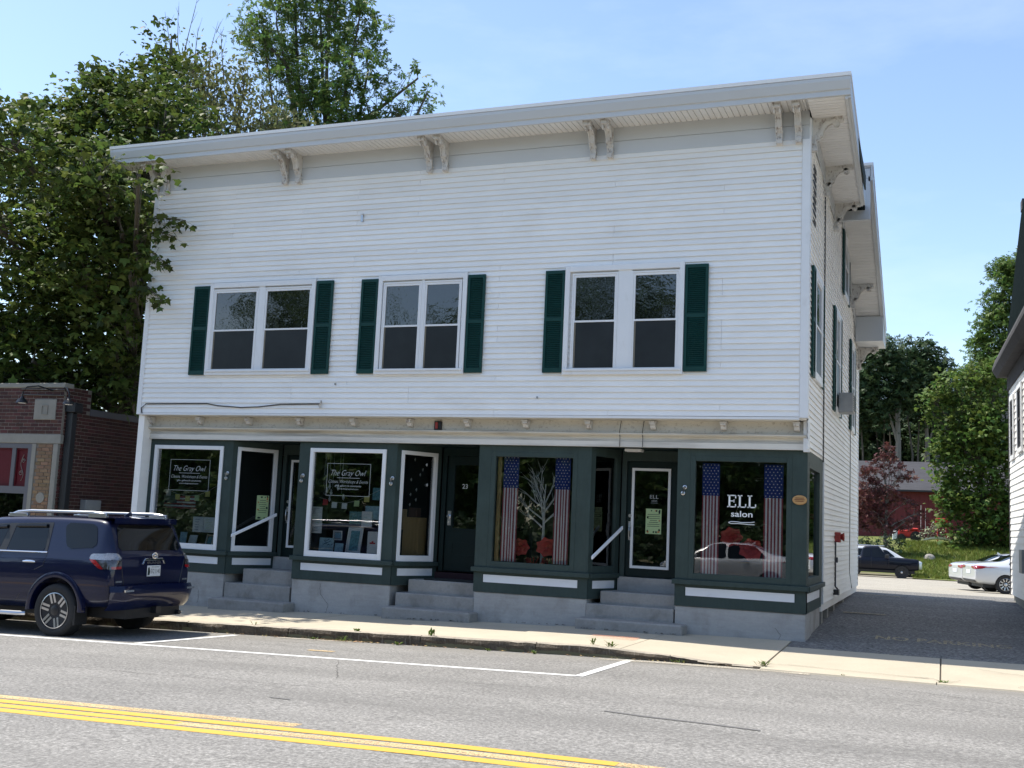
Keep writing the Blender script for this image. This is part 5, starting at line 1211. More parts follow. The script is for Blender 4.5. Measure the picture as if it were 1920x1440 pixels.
# tailgate seams
for yy in (-.76, .76):
    mb = MB(); mb.tube(curve_on(bv, [(yy * (1 - .02 * k), 1.25 - .06 * k) for k in range(9)], -1, 0, 'x'), .006, 4); mb.build('panel_gap', BLACKM, suv)
# garnish, lettering, emblem, plate
def rear_plane(a, z, n): 
    h, nn, _, _ = bv.ray_cast(Vector((-5, a, z)), Vector((1, 0, 0))); return (h.x if h else .17) - n
mb = MB(); X_ = rear_plane(0, 1.14, .015)
mb.prism([(-.27, 1.095), (-.235, 1.16), (-.20, 1.185), (.20, 1.185), (.235, 1.16), (.27, 1.095), (.235, 1.095), (.21, 1.145), (-.21, 1.145), (-.235, 1.095)], X_, X_ + .04, lambda a, b, t: (t, a, b)); g_ = mb.build('tailgate_garnish', CHROME, suv, bevel=.004)
fb = lambda u, v, n: (X_ - n, -u, v)
mb = MB(); fit_text(mb, '4RUNNER', fb, -.165, .165, 1.100, -.004, .036, 0, .01); mb.build('garnish_lettering', SILVER, g_)
mb = MB()
for (rx, rz, cz) in ((.062, .043, 1.225), (.024, .040, 1.227), (.046, .018, 1.245)):
    mb.tube([(rear_plane(0, 1.2, .02), rx * math.cos(a), cz + rz * math.sin(a)) for a in lin(0, 2 * math.pi, 25)], .008, 6, cap=False)
mb.build('emblem', CHROME, suv, smooth=True)
xp = rear_plane(0, 1.0, .012)
mb = MB(); mb.box(xp - .004, xp + .004, -.155, .155, .91, 1.075); pl_ = mb.build('licence_plate', PAPERW, suv, bevel=.004)
fp = lambda u, v, n: (xp - .005 - n, -u, v)
mb = MB(); fit_text(mb, '512 1143', fp, -.075, .135, .955, .001, .07, 0, .008); fit_text(mb, 'NEW HAMPSHIRE', fp, -.06, .12, 1.042, .001, .018); mb.build('plate_lettering', INKGREEN, pl_)
mb = MB(); mb.add([fp(u, v, .0012) for u, v in ((-.145, .93), (-.10, .93), (-.085, .98), (-.11, 1.05), (-.14, 1.04))], [(0, 1, 2, 3, 4)]); mb.build('plate_picture', INKGREEN, pl_, recalc=False)
mb = MB(); P = []
for z_, xo, wi in ((.80, .14, .86), (.785, .03, .90), (.70, .0, .92), (.60, .02, .90), (.50, .05, .89), (.43, .12, .88)):
    row = []
    for y_ in lin(-1, 1, 21):
        row.append((xo + .30 * max(0, abs(y_) - .72) ** 1.5 * 3.2, y_ * (wi + .04), z_ + .015 * (1 - abs(y_))))
    P.append(row)
mb.grid(P); bp_ = mb.build('rear_bumper', NAVY, suv, smooth=True, sharp=35)
mb = MB(); mb.box(-.012, .02, .62, .80, .705, .735); mb.box(-.012, .02, -.80, -.62, .705, .735); mb.build('bumper_strip', CHROME, bp_)
mb = MB(); mb.box(.12, 4.6, -.62, .62, .30, .50); mb.box(.42, .6, -.6, .6, .32, .5); mb.build('underbody', BLACK, suv)
mb = MB(); mb.tube([(.05, -.55, .34), (.5, -.55, .33), (1.0, -.4, .34)], .035, 8); mb.box(.02, .2, -.06, .06, .36, .46); mb.tube([(1.16, -.8, .39), (1.16, .8, .39)], .06, 8); mb.lathe([(.05, -.14), (.16, -.08), (.18, 0), (.16, .08), (.05, .14)], 14, (1.16, -.15, .39), 'x'); mb.build('exhaust_and_axle', BLACKM, suv)
ST_ = (BLACKM, SILVER, 6, True, .26, .0165, .031)
for ax in (1.16, 3.95):
    for s in (1, -1): wheel(suv, ax, s * .945, .395, s, .268, ST_, .26)
suv.location = (-11.16, -3.90, zr(-12.2, -3.9) + .01); suv.rotation_euler = (0, rad(1.15), rad(180))

# saloon cars
SED = [(.0, .80, .42, .86, .62, .90), (.01, .86, .38, .90, .66, .96), (.10, .89, .33, .95, .68, 1.03), (.35, .905, .30, .97, .68, 1.08), (.80, .91, .27, .97, .66, 1.11), (1.0, .915, .26, .97, .64, 1.15), (1.45, .915, .25, .96, .60, 1.36), (1.75, .915, .24, .96, .60, 1.43), (2.3, .915, .24, .95, .61, 1.465), (2.8, .915, .24, .94, .60, 1.42), (3.2, .915, .24, .92, .62, 1.24), (3.6, .915, .24, .90, .70, 1.00), (3.75, .91, .25, .89, .72, .96), (4.4, .89, .27, .82, .70, .85), (4.75, .85, .30, .70, .62, .74), (4.86, .74, .36, .62, .5, .66)]
def sedan(label, paint, loc, rz, group=None, seed=0, cat='car'):
    t = thing('parked_car', (0, 0, 0), label, cat, group)
    b_, v = car_shell('body', SED, paint, t, (1.02, 3.83), .355, 2, .915, {5: .4})
    for s in (1, -1):
        patch(v, ((1.55, 1.37), (2.30, 1.405), (2.30, .985), (1.12, 1.02)), 'y', s, .006, .04).build('side_window', CARGLASS, t, smooth=True, recalc=False)
        patch(v, ((2.37, 1.405), (2.80, 1.36), (3.42, .975), (2.37, .985)), 'y', s, .006, .03).build('side_window', CARGLASS, t, smooth=True, recalc=False)
        mb = MB()
        for x_ in (1.75, 2.75): mb.tube(curve_on(v, [(x_ - .1, .90), (x_, .905), (x_ + .1, .90)], s, .022), .016, 6)
        mb.build('door_handle', CHROME, t, smooth=True)
        for pts in ([(1.35, .95), (1.40, .70), (1.55, .45)], [(2.33, .98), (2.34, .4)], [(3.3, .95), (3.36, .4)]):
            P = []
            for (a0, b0), (a1, b1) in zip(pts, pts[1:]): P += [(a0 + (a1 - a0) * q, b0 + (b1 - b0) * q) for q in lin(0, 1, 6)]
            mb = MB(); mb.tube(curve_on(v, P, s, -.001), .004, 4); mb.build('panel_gap', BLACKM, t)
        tl = patch(v, ((s * .38, .935), (s * .89, .955), (s * .86, .83), (s * .42, .86)), 'x', -1, .012, .03).build('tail_light', REDLENS, t, smooth=True, recalc=False)
        patch(v, ((.02, .955), (.42, .93), (.25, .86), (.02, .83)), 'y', s, .010, .02, 5, 10).build('side_lens', REDLENS, tl, smooth=True, recalc=False)
        patch(v, ((s * .5, .72), (s * .82, .72), (s * .82, .60), (s * .5, .58)), 'x', 1, .01, .03).build('headlight', CLEARLENS, t, smooth=True, recalc=False)
        mb = MB(); mb.box(3.2, 3.38, s * .93, s * 1.08, .95, 1.07); mb.build('wing_mirror', paint, t, bevel=.03)
        for ax in (1.02, 3.83): wheel(t, ax, s * .895, .335, s, .225, (BLACKM, SILVER, 10, False, seed, .017, 0), .21)
    patch(v, ((-.52, 1.385), (.52, 1.385), (.60, 1.12), (-.60, 1.12)), 'x', -1, .006, .04, 10, 16).build('rear_window', CARGLASS, t, smooth=True, recalc=False)
    patch(v, ((-.54, 1.38), (.54, 1.38), (.66, 1.0), (-.66, 1.0)), 'x', 1, .006, .04, 10, 16).build('windscreen', CARGLASS, t, smooth=True, recalc=False)
    patch(v, ((-.26, .80), (.26, .80), (.26, .66), (-.26, .66)), 'x', -1, .01, .01, 4, 6).build('licence_plate', PAPERW, t, recalc=False)
    patch(v, ((-.80, .46), (.80, .46), (.76, .36), (-.76, .36)), 'x', -1, .012, .02, 4, 12).build('bumper_insert', PLASTIC, t, recalc=False)
    mb = MB(); mb.box(.3, 4.6, -.7, .7, .2, .34); mb.build('underbody', BLACK, t)
    mb = MB(); mb.prism([(1.6, 1.42), (1.72, 1.425), (1.62, 1.49), (1.605, 1.49)], -.015, .015, lambda a, b, q: (a, q, b)); mb.build('antenna_fin', paint, t)
    t.location = loc; t.rotation_euler = (0, 0, rz); return t
sedan('silver-white saloon car parked nearest the white house corner', PEARL, (.85, 25.9, zland(2, 26)), rad(14), 'pale saloon cars parked behind the white house', .1)
sedan('white saloon car parked just beyond the silver-white one', PEARL, (.42, 28.9, zland(2, 29)), rad(16), 'pale saloon cars parked behind the white house', .3)
sedan('silver saloon car across the street, mirrored in the salon window', SILVERCAR, (-3.75, -15.85, zr(-6, -15.8)), rad(180), None, .2)

# pickup truck
PK = [(.0, .82, .55, .98, .78, 1.02), (.01, .88, .50, 1.0, .80, 1.06), (.2, .90, .46, 1.01, .82, 1.07), (1.9, .90, .44, 1.02, .82, 1.07), (2.05, .90, .44, 1.03, .70, 1.12), (2.12, .90, .44, 1.03, .66, 1.62), (2.3, .90, .44, 1.03, .66, 1.68), (2.9, .90, .44, 1.03, .68, 1.70), (2.98, .90, .44, 1.03, .68, 1.68), (3.42, .90, .44, 1.05, .74, 1.18), (3.5, .90, .44, 1.05, .80, 1.13), (4.8, .90, .46, 1.03, .80, 1.08), (5.0, .88, .5, 1.0, .78, 1.05), (5.03, .86, .55, .96, .76, 1.0)]
pk = thing('pickup_truck', (0, 0, 0), 'dark navy pickup truck parked behind the white building, nose to the right', 'truck')
b_, v = car_shell('body', PK, NAVYT, pk, (1.1, 4.15), .39, 2, .90, {1: .6, 3: .5, 5: .7, 7: .6, 8: .5})
for s in (1, -1):
    patch(v, ((2.62, 1.60), (3.02, 1.58), (3.42, 1.10), (2.62, 1.10)), 'y', s, .006, .03).build('side_window', CARGLASS, pk, smooth=True, recalc=False)
    patch(v, ((2.22, 1.60), (2.56, 1.60), (2.56, 1.10), (2.16, 1.10)), 'y', s, .006, .03).build('side_window', CARGLASS, pk, smooth=True, recalc=False)
    for pts in ([(2.06, 1.08), (2.06, .5)], [(2.6, 1.08), (2.6, .5)], [(3.5, 1.05), (3.5, .5)]):
        mb = MB(); mb.tube(curve_on(v, [(pts[0][0] + (pts[1][0] - pts[0][0]) * q, pts[0][1] + (pts[1][1] - pts[0][1]) * q) for q in lin(0, 1, 7)], s, 0), .008, 4); mb.build('panel_gap', BLACK, pk)
    mb = MB(); mb.box(3.3, 3.5, s * .93, s * 1.14, 1.08, 1.26); mb.build('wing_mirror', BLACKM, pk, bevel=.02)
    for ax in (1.1, 4.15): wheel(pk, ax, s * .875, .36, s, .2, (BLACKM, BLACKM, 5, False, .2, .03, 0), .23)
    patch(v, ((s * .5, .86), (s * .84, .86), (s * .84, .72), (s * .5, .72)), 'x', 1, .01, .02).build('headlight', CLEARLENS, pk, recalc=False)
patch(v, ((-.56, 1.60), (.56, 1.60), (.64, 1.15), (-.64, 1.15)), 'x', 1, .006, .03).build('windscreen', CARGLASS, pk, smooth=True, recalc=False)
mb = MB(); mb.box(.2, 4.8, -.7, .7, .3, .5); mb.build('underbody', BLACK, pk)
pk.location = (-6.25, 46, zland(-3, 46) - .05); pk.rotation_euler = (0, 0, rad(2))
# wagon behind the pickup, and the white van
def boxcar(name, label, cat, paint, loc, rz, L, H, W):
    t = thing(name, (0, 0, 0), label, cat)
    S_ = [(.0, W * .9, .5, 1.0, W * .8, 1.1), (.02, W * .97, .45, 1.02, W * .8, 1.2), (.25, W, .4, 1.05, W * .78, H - .1), (.5, W, .38, 1.05, W * .78, H - .02), (L * .45, W, .36, 1.05, W * .78, H), (L * .6, W, .36, 1.05, W * .78, H - .06), (L * .76, W, .36, 1.03, W * .82, 1.12), (L * .80, W, .38, 1.0, W * .84, 1.06), (L - .1, W * .96, .42, .92, W * .78, .96), (L, W * .88, .5, .85, W * .7, .88)]
    b, v = car_shell('body', S_, paint, t, (L * .2, L * .8), .38, 2, W)
    for s in (1, -1):
        for q in (((.5, H - .18), (L * .3, H - .16), (L * .3, 1.12), (.42, 1.12)), ((L * .33, H - .16), (L * .58, H - .2), (L * .68, 1.12), (L * .33, 1.12))): patch(v, q, 'y', s, .006, .04).build('side_window', CARGLASS, t, smooth=True, recalc=False)
        for ax in (L * .2, L * .8): wheel(t, ax, s * (W - .02), .34, s, .22, (BLACKM, SILVER, 8, False, .1, .02, 0))
        mb = MB(); mb.tube([(.6, s * W * .7, H + .03), (L * .55, s * W * .7, H + .02)], .02, 5); mb.build('roof_rail', SILVER, t)
    patch(v, ((-W * .7, H - .12), (W * .7, H - .12), (W * .78, 1.14), (-W * .78, 1.14)), 'x', -1, .006, .05).build('rear_window', CARGLASS, t, smooth=True, recalc=False)
    patch(v, ((-W * .72, H - .12), (W * .72, H - .12), (W * .8, 1.12), (-W * .8, 1.12)), 'x', 1, .006, .05).build('windscreen', CARGLASS, t, smooth=True, recalc=False)
    t.location = loc; t.rotation_euler = (0, 0, rz)
boxcar('parked_wagon', 'silver wagon with dark windows parked just behind the navy pickup', 'car', SILVERCAR, (-5.6, 48.5, zland(-3, 48.5) - .05), rad(4), 4.5, 1.68, .88)
boxcar('white_van', 'white van roof peeping out behind the pickup cab, beside the building edge', 'van', WHITECAR, (-10.0, 51, -.15), rad(4), 4.9, 2.05, .95)
# red tractor and white garden clutter before the barn
tr = thing('red_tractor', (-1.9, 64, 1.6), 'bright red farm machine standing in front of the barn', 'tractor')
mb = MB(); mb.box(-2.9, -1.5, 63.7, 64.4, 2.0, 2.45); mb.box(-2.2, -1.6, 63.6, 64.5, 2.45, 2.6); mb.build('body', TRACTOR, tr, bevel=.05)
for x_, r_ in ((-2.7, .28), (-1.75, .38)):
    for y_ in (63.55, 64.5): mb = MB(); mb.lathe([(r_ * .5, -.08), (r_, -.07), (r_, .07), (r_ * .5, .08)], 16, (x_, y_, 1.62 + r_), 'y'); mb.build('wheel', TYRE, tr)
mb = MB(); mb.box(-3.3, -2.95, 63.7, 64.2, 1.7, 2.35); tag(mb.build('white_bin', WHITECAR, bevel=.04), 'small white bin at the left end of the red farm machine', 'bin')
mb = MB(); P = [[(-1.3 + 1.9 * t, 62.3 + .42 * math.sin(a) * math.sin(math.pi * min(1, t * .9 + .1)), 1.72 + .22 * (1 - math.cos(a)) * .5 + .25 * math.sin(math.pi * t) * (1 if abs(a) > 1.2 else .6)) for a in lin(-1.57, 1.57, 7)] for t in lin(0, 1, 9)]
mb.grid(P); tag(mb.build('upturned_boat', WHITECAR, smooth=True), 'white upturned boat lying on the grass bank below the barn', 'boat')
for x_, l in ((-1.45, 4.2), (-1.15, 4.0)):
    mb = MB(); mb.tube([(x_, 64.3, 2.5), (x_ + .02, 64.3, l)], .015, 4); tag(mb.build('thin_pole', TWIG), ('left' if x_ < -1.3 else 'right') + ' of two thin upright poles above the red farm machine', 'pole')
mb = MB(); mb.box(-.5, .3, 64.6, 65.2, 3.0, 3.35); mb.tube([(-.4, 64.9, 1.8), (-.35, 64.9, 3.0)], .04, 5); mb.tube([(.2, 64.9, 1.8), (.15, 64.9, 3.0)], .04, 5)
tag(mb.build('red_canopy', TRACTOR, bevel=.05), 'red canopy on two posts beside the flowering bush', 'canopy')
# boulder on the lawn
mb = MB(); P = []
for i in range(8):
    a = math.pi * i / 7; P.append([(-.78 + .36 * math.sin(a) * math.cos(b) * R.uniform(.85, 1.1), 54.8 + .3 * math.sin(a) * math.sin(b) * R.uniform(.85, 1.1), zland(-.8, 54.8) + .1 + .27 * math.cos(a)) for b in lin(0, 2 * math.pi, 11)[:-1]])
    P[-1].append(P[-1][0])
mb.grid(P); tag(mb.build('boulder', ROCK, smooth=True), 'grey boulder lying on the sunny grass bank', 'boulder')

# ------------------------------------------------------------------ foliage
MAPLE2D = [(0, 0), (.16, -.06), (.44, -.02), (.30, .16), (.54, .42), (.28, .44), (.22, .56), (0, .98), (-.22, .56), (-.28, .44), (-.54, .42), (-.30, .16), (-.44, -.02), (-.16, -.06)]
def maple_template():
    v = [(x, y, -.16 * abs(x) - .10 * y * y) for x, y in MAPLE2D] + [(0, .36, .03)]
    return np.array(v), [(14, i, (i + 1) % 14) for i in range(14)]
def simple_maple():
    v = [(0, 0, 0), (.42, .0, -.1), (.5, .42, -.12), (.2, .5, 0), (0, .98, -.12), (-.2, .5, 0), (-.5, .42, -.12), (-.42, 0, -.1)]
    return np.array(v, float), [(0, 1, 2, 3), (0, 3, 5), (3, 4, 5), (0, 5, 6, 7)]
def oval():
    v = [(0, 0, 0), (.24, .3, -.06), (.22, .65, -.08), (0, 1, -.16), (-.22, .65, -.08), (-.24, .3, -.06)]
    return np.array(v, float), [(0, 1, 2, 3), (0, 3, 4, 5)]
def sprig():
    V, F = [], []
    for a, l in ((0, 1), (.75, .8), (-.75, .8), (1.5, .65), (-1.5, .65)):
        o = len(V); c, s = math.cos(a), math.sin(a)
        for x, y, z in ((0, .05, 0), (.15, .45, -.05), (0, l, -.14), (-.15, .45, -.05)): V.append((x * c + y * s, -x * s + y * c, z))
        F.append((o, o + 1, o + 2, o + 3))
    return np.array(V, float), F
def rotmats(n, tilt=.55, sun=None):
    yaw = NR.uniform(0, 2 * np.pi, n); pt = NR.normal(-.35, tilt, n); rl = NR.normal(0, tilt, n)
    cy, sy, cp, sp, cr_, sr = np.cos(yaw), np.sin(yaw), np.cos(pt), np.sin(pt), np.cos(rl), np.sin(rl)
    Z = np.zeros(n); O = np.ones(n)
    Rz = np.stack([np.stack([cy, -sy, Z], 1), np.stack([sy, cy, Z], 1), np.stack([Z, Z, O], 1)], 1)
    Rx = np.stack([np.stack([O, Z, Z], 1), np.stack([Z, cp, -sp], 1), np.stack([Z, sp, cp], 1)], 1)
    Ry = np.stack([np.stack([cr_, Z, sr], 1), np.stack([Z, O, Z], 1), np.stack([-sr, Z, cr_], 1)], 1)
    return Rz @ Rx @ Ry
def leaf_mesh(name, pts, size, tmpl, m, par, tilt=.55):
    T, F = tmpl; n = len(pts); k = len(T)
    s = size * NR.uniform(.5, 1.35, n)
    V = np.einsum('nij,kj->nki', rotmats(n, tilt), T) * s[:, None, None] + np.asarray(pts)[:, None, :]
    V = V.reshape(-1, 3); o = np.array(par['_w']) if par is not None else np.zeros(3)
    lens = np.array([len(f) for f in F]); flat = np.concatenate([np.array(f) for f in F])
    loops = (flat[None, :] + (np.arange(n) * k)[:, None]).ravel().astype(np.int32)
    tot = np.tile(lens, n).astype(np.int32); start = np.concatenate([[0], np.cumsum(tot)[:-1]]).astype(np.int32)
    me = bpy.data.meshes.new(name); me.vertices.add(len(V)); me.vertices.foreach_set('co', (V - o).astype(np.float32).ravel())
    me.loops.add(len(loops)); me.loops.foreach_set('vertex_index', loops)
    me.polygons.add(len(tot)); me.polygons.foreach_set('loop_start', start); me.polygons.foreach_set('loop_total', tot)
    me.update(calc_edges=True); me.validate(); me.materials.append(m)
    ob = bpy.data.objects.new(name, me); col.objects.link(ob)
    if par is not None: ob.parent = par
    ob['_w'] = tuple(o); ob['kind'] = 'stuff'
    return ob
def clusters(blobs, per_m3, n_leaf, spread, flat=.5, shell=.45):
    """leaf clumps through the blobs' volume, denser to the outside"""
    P, C = [], []
    for cx, cy, cz, r in blobs:
        nc = max(4, int(per_m3 * r ** 2.4))
        d = NR.normal(size=(nc, 3)); d /= np.linalg.norm(d, axis=1)[:, None]
        rr = r * (shell + (1.04 - shell) * NR.random(nc) ** .6)
        c = np.array([cx, cy, cz]) + d * rr[:, None] * np.array([1, 1, .92]); C.append(c)
        for q in c:
            k = int(n_leaf * NR.uniform(.5, 1.4)); e = NR.normal(size=(k, 3)) * spread * np.array([1, 1, flat]); e[:, 2] -= .25 * (e[:, 0] ** 2 + e[:, 1] ** 2) / spread
            P.append(q + e)
    return np.concatenate(P), np.concatenate(C)
def limbs(mb, base, top, blobs, r0, C, ntw, rtw=.012):
    base, top = Vector(base), Vector(top)
    trunk = [base.lerp(top, t) + Vector((R.uniform(-.12, .12), R.uniform(-.12, .12), 0)) * (1 if 0 < t < 1 else 0) for t in lin(0, 1, 6)]
    mb.tube(trunk, [r0 * (1.25 if i == 0 else 1 - .13 * i) for i in range(6)], 9)
    for cx, cy, cz, r in blobs:
        c = Vector((cx, cy, cz)); t = R.uniform(.45, .95); s = base.lerp(top, t)
        if s.z > c.z - .2: s = base.lerp(top, max(.15, min(.9, (c.z - 1.2 - base.z) / max(.1, top.z - base.z))))
        mid = s.lerp(c, .5) + Vector((R.uniform(-.3, .3), R.uniform(-.3, .3), .25 * r)); rb = r0 * .36
        mb.tube([s, s.lerp(mid, .5) + Vector((0, 0, .1)), mid, c, c + Vector((R.uniform(-.2, .2), R.uniform(-.2, .2), .5)) * r], [rb, rb * .8, rb * .6, rb * .35, rb * .12], 6)
        near = [Vector(q) for q in C if (Vector(q) - c).length < r * 1.15]; R.shuffle(near)
        for q in near[:ntw]:
            a = mid.lerp(c, R.random()); mb.tube([a, a.lerp(q, .5) + Vector((0, 0, .08)), q], [rtw * 1.6, rtw, rtw * .4], 4, cap=False)
def tree(name, label, base, top, blobs, r0, leaf, size, tmpl, per, nleaf, spread, bark, group=None, ntw=12, tilt=.55, shell=.45, flat=.5, cat='tree', rtw=.012):
    t = thing(name, base, label, cat, group)
    P, C = clusters(blobs, per, nleaf, spread, flat, shell)
    mb = MB(); limbs(mb, base, top, blobs, r0, C, ntw, rtw); mb.build('trunk', bark, t, smooth=True, recalc=False)
    leaf_mesh('crown', P, size, tmpl, leaf, t, tilt)
    return t, C
maple = [(-21.7, 3.0, 10.0, 2.0), (-20.4, 4.0, 11.4, 1.8), (-19.9, 5.0, 12.7, 1.4), (-21.5, 4.0, 11.7, 1.2), (-19.2, 4.0, 10.2, 1.5), (-20.6, 2.0, 7.4, 2.1), (-18.3, 2.0, 7.7, 1.9), (-16.3, 1.0, 7.6, .8), (-18.8, 2.0, 5.9, 1.7), (-21.7, 3.0, 5.7, 1.9), (-17.8, 2.5, 6.1, 1.2), (-19.4, 3.6, 4.9, .9), (-20.2, 6.0, 14.6, .8), (-20.9, 5.0, 13.0, 1.0), (-16.6, -.6, 8.7, .75), (-14.65, -1.2, 8.2, .33), (-17.3, .6, 9.0, 1.0), (-22.9, 3, 10.6, .8), (-19.1, 1.0, 4.9, .8), (-18.2, -1.0, 9.2, 1.1), (-19.9, -1.0, 8.6, 1.1), (-17.2, .4, 6.6, .9), (-18.0, 3.4, 11.2, 1.3), (-16.9, 1.2, 5.0, .7)]
maple += [(-15.9, -.1, 7.4, .6), (-15.7, .0, 6.5, .5), (-16.0, .3, 5.6, .55), (-16.6, 1.5, 4.4, .6), (-20.5, 1, 4.6, 1.0), (-22, 1.5, 5.0, 1.2), (-17.4, .8, 8.3, 1.1), (-15.9, -.9, 8.3, .45)]
mt, MC = tree('maple_tree', 'large dark leafy maple overhanging the left corner of the white building', (-19.3, 5.5, -.1), (-19.5, 4.2, 9.0), maple, .30, L_MAPLE, .165, simple_maple(), 32, 23, .27, BARK, ntw=14, tilt=.5, shell=.35, flat=.42)
# separate leaves: twigs reaching over the facade and the sunlit outer sprays
ml = bpy.data.meshes.new('leaf'); T_, F_ = maple_template(); ml.from_pydata([tuple(p) for p in T_], [], F_); ml.materials.append(L_MAPLE)
sp = MB(); nleaf_ = 0
for (sx, sy, sz), (ex, ey, ez), k_ in (((-15.9, .2, 7.6), (-14.0, -.5, 7.45), 70), ((-15.7, .1, 7.3), (-14.3, -.45, 7.15), 40), ((-15.7, .1, 7.0), (-14.35, -.45, 6.55), 58), ((-15.7, .1, 6.3), (-14.5, -.4, 5.85), 48), ((-16.2, -.6, 8.5), (-15.1, -1.2, 8.5), 50), ((-16.0, -.5, 8.1), (-15.1, -1.0, 7.95), 46)):
    s, e = Vector((sx, sy, sz)), Vector((ex, ey, ez)); m_ = s.lerp(e, .5) + Vector((0, 0, .15)); sp.tube([s, m_, e], [.02, .013, .005], 5)
    for i in range(k_):
        if nleaf_ >= 298: break
        t = .15 + .85 * (i / k_); p = s.lerp(m_, t * 2) if t < .5 else m_.lerp(e, t * 2 - 1)
        w_ = .16 * (1.15 - t)
        q = p + Vector((R.gauss(0, .09), R.gauss(0, .10), R.gauss(-.06, w_))); sp.tube([p, q], [.004, .002], 3, cap=False)
        inst('leaf', ml, mt, q, (R.gauss(-.7, .4), R.gauss(0, .4), R.uniform(0, 6.28)), [R.uniform(.11, .17)] * 3); nleaf_ += 1
sp.build('twigs', BARK, mt, recalc=False, kind='stuff')
green = [(-26.5, 20.0, 22.4, 1.6), (-25.0, 21.0, 23.1, 1.7), (-23.1, 21.0, 22.4, 1.4), (-21.9, 20.0, 19.9, 1.15), (-23.9, 20.0, 20.2, 1.5), (-25.7, 20.0, 19.7, 1.3), (-22.8, 20.0, 18.6, 1.4), (-24.6, 20.0, 17.9, 1.4), (-21.2, 20.0, 18.4, .9), (-19.6, 20.0, 19.3, .6), (-19.2, 20.0, 18.5, .6), (-20.1, 20.0, 18.1, .75), (-27.9, 20.0, 22.8, 1.0), (-26.9, 20.0, 21.0, 1.1), (-24.6, 21.0, 24.8, 1.6), (-23.3, 20.5, 17.0, 1.3), (-21.5, 20.5, 17.0, 1.2), (-26.0, 20.5, 17.5, 1.3), (-26.5, 21, 25, 1.4)]
tree('ash_tree', 'tall bright green tree rising behind the roof, middle of the skyline', (-23.8, 20.5, .5), (-23.9, 20.5, 18), green, .32, L_ASH, .29, sprig(), 17, 9, .25, BARK, ntw=10, shell=.35, tilt=.6, flat=.7)
olive = [(-24.7, 13.0, 17.6, 1.0), (-23.9, 13.0, 16.3, 1.3), (-22.8, 13.0, 16.6, 1.0), (-22.0, 13.0, 15.3, 1.1), (-25.2, 13.0, 15.8, 1.0), (-23.3, 13.0, 15.0, 1.2), (-21.3, 13.0, 15.0, .9), (-24.8, 13.0, 16.8, 1.0), (-25.4, 13.0, 17.0, .8), (-20.3, 13.5, 14.7, .9), (-22.3, 13, 13.8, 1.3), (-24, 13, 13.8, 1.3), (-20.6, 13.5, 13.6, 1.0)]
ot, _ = tree('willow_tree', 'thin olive brown feathery tree between the maple and the green tree', (-23.8, 13.5, .3), (-23.6, 13.2, 13.5), olive, .2, L_OLIVE, .17, oval(), 34, 13, .30, BARK, ntw=16, shell=.2, tilt=.8, flat=.9, rtw=.010)
mb = MB()
for k in range(6):
    a = Vector((-24.3 + R.uniform(-1.2, 1), 13 + R.uniform(-.5, .5), 17.0)); b = a + Vector((R.uniform(-.9, .6), 0, R.uniform(1.6, 3.4))); mb.tube([a, a.lerp(b, .5) + Vector((R.uniform(-.15, .15), 0, 0)), b], [.03, .018, .005], 4)
    for q in range(4):
        c = a.lerp(b, R.uniform(.4, .95)); mb.tube([c, c + Vector((R.uniform(-.4, .4), R.uniform(-.2, .2), R.uniform(.2, .6)))], [.009, .003], 3, cap=False)
mb.build('bare_twigs', BARK, ot, recalc=False, kind='stuff')
# lower growth behind the brick building
tree('young_maple', 'shady young tree filling the gap behind the brick building roof', (-19.0, 9.5, 0), (-19.0, 9.5, 3), [(-18.2, 9.5, 4.4, 1.2), (-20, 9, 4.6, 1.3), (-21.5, 9, 5, 1.5), (-16.8, 10, 5.2, 1.0), (-17.5, 10.5, 6.4, 1.2), (-23.5, 9, 5.5, 1.6), (-19, 10, 6.5, 1.5), (-17.0, 9.5, 3.8, .9), (-18.4, 8.5, 4.0, 1.1), (-20, 8.5, 4.2, 1.1), (-22, 8.5, 4.4, 1.2), (-16.5, 9, 4.6, .9), (-24, 8.5, 4.5, 1.3)], .12, L_DARK, .2, simple_maple(), 26, 15, .3, BARK)
# trees behind the parking lot
GT = 'tall trees on the slope behind the barn'
tree('tall_tree', 'tall rounded tree behind the barn with pale forked trunk, nearest the building', (-4.0, 95, 5), (-4.2, 95, 15), [(-6.5, 95.0, 18.4, 2.2), (-5.0, 95.0, 20.0, 1.8), (-3.7, 95.0, 17.6, 1.9), (-6.2, 95.0, 15.2, 2.3), (-4.0, 96.0, 15.6, 1.6), (-7.5, 95.0, 17.0, 1.7), (-8.2, 96, 14.5, 2.2)], .42, L_DARK, .50, sprig(), 16, 11, .55, BARKP, GT, ntw=5)
tree('tall_tree', 'tall tree behind the barn right of the forked one, lumpy crown', (-1.6, 98, 5), (-1.4, 98, 15), [(-2.1, 98.0, 20.6, 1.6), (-.9, 98.0, 19.6, 1.5), (-1.6, 98.0, 17.7, 2.0), (.1, 98.0, 18.0, 1.4), (-2.8, 98.0, 16.6, 1.5), (-.9, 98.0, 15.0, 2.0)], .35, L_DARK, .50, sprig(), 16, 11, .55, BARKP, GT, ntw=5)
tree('tall_tree', 'tall leafy tree beside the dark roof of the white house', (5.2, 80, 3), (5.0, 80, 15), [(5.1, 80.0, 23.0, 1.3), (4.3, 80.0, 20.3, 1.3), (5.6, 80.0, 20.1, 1.5), (3.9, 80.0, 17.9, 1.5), (5.0, 80.0, 16.5, 1.8), (6.2, 80.0, 21.6, 1.4), (3.6, 81, 15.5, 1.6), (6.5, 80, 18, 2), (4.6, 80, 24.2, 1.1), (5.6, 80, 24.6, 1.3), (4.0, 80, 21.6, 1.0), (3.4, 80, 19.2, 1.0), (3.0, 80.5, 16.8, 1.2)], .35, L_ASH, .42, sprig(), 18, 12, .45, BARKP, GT, ntw=5)
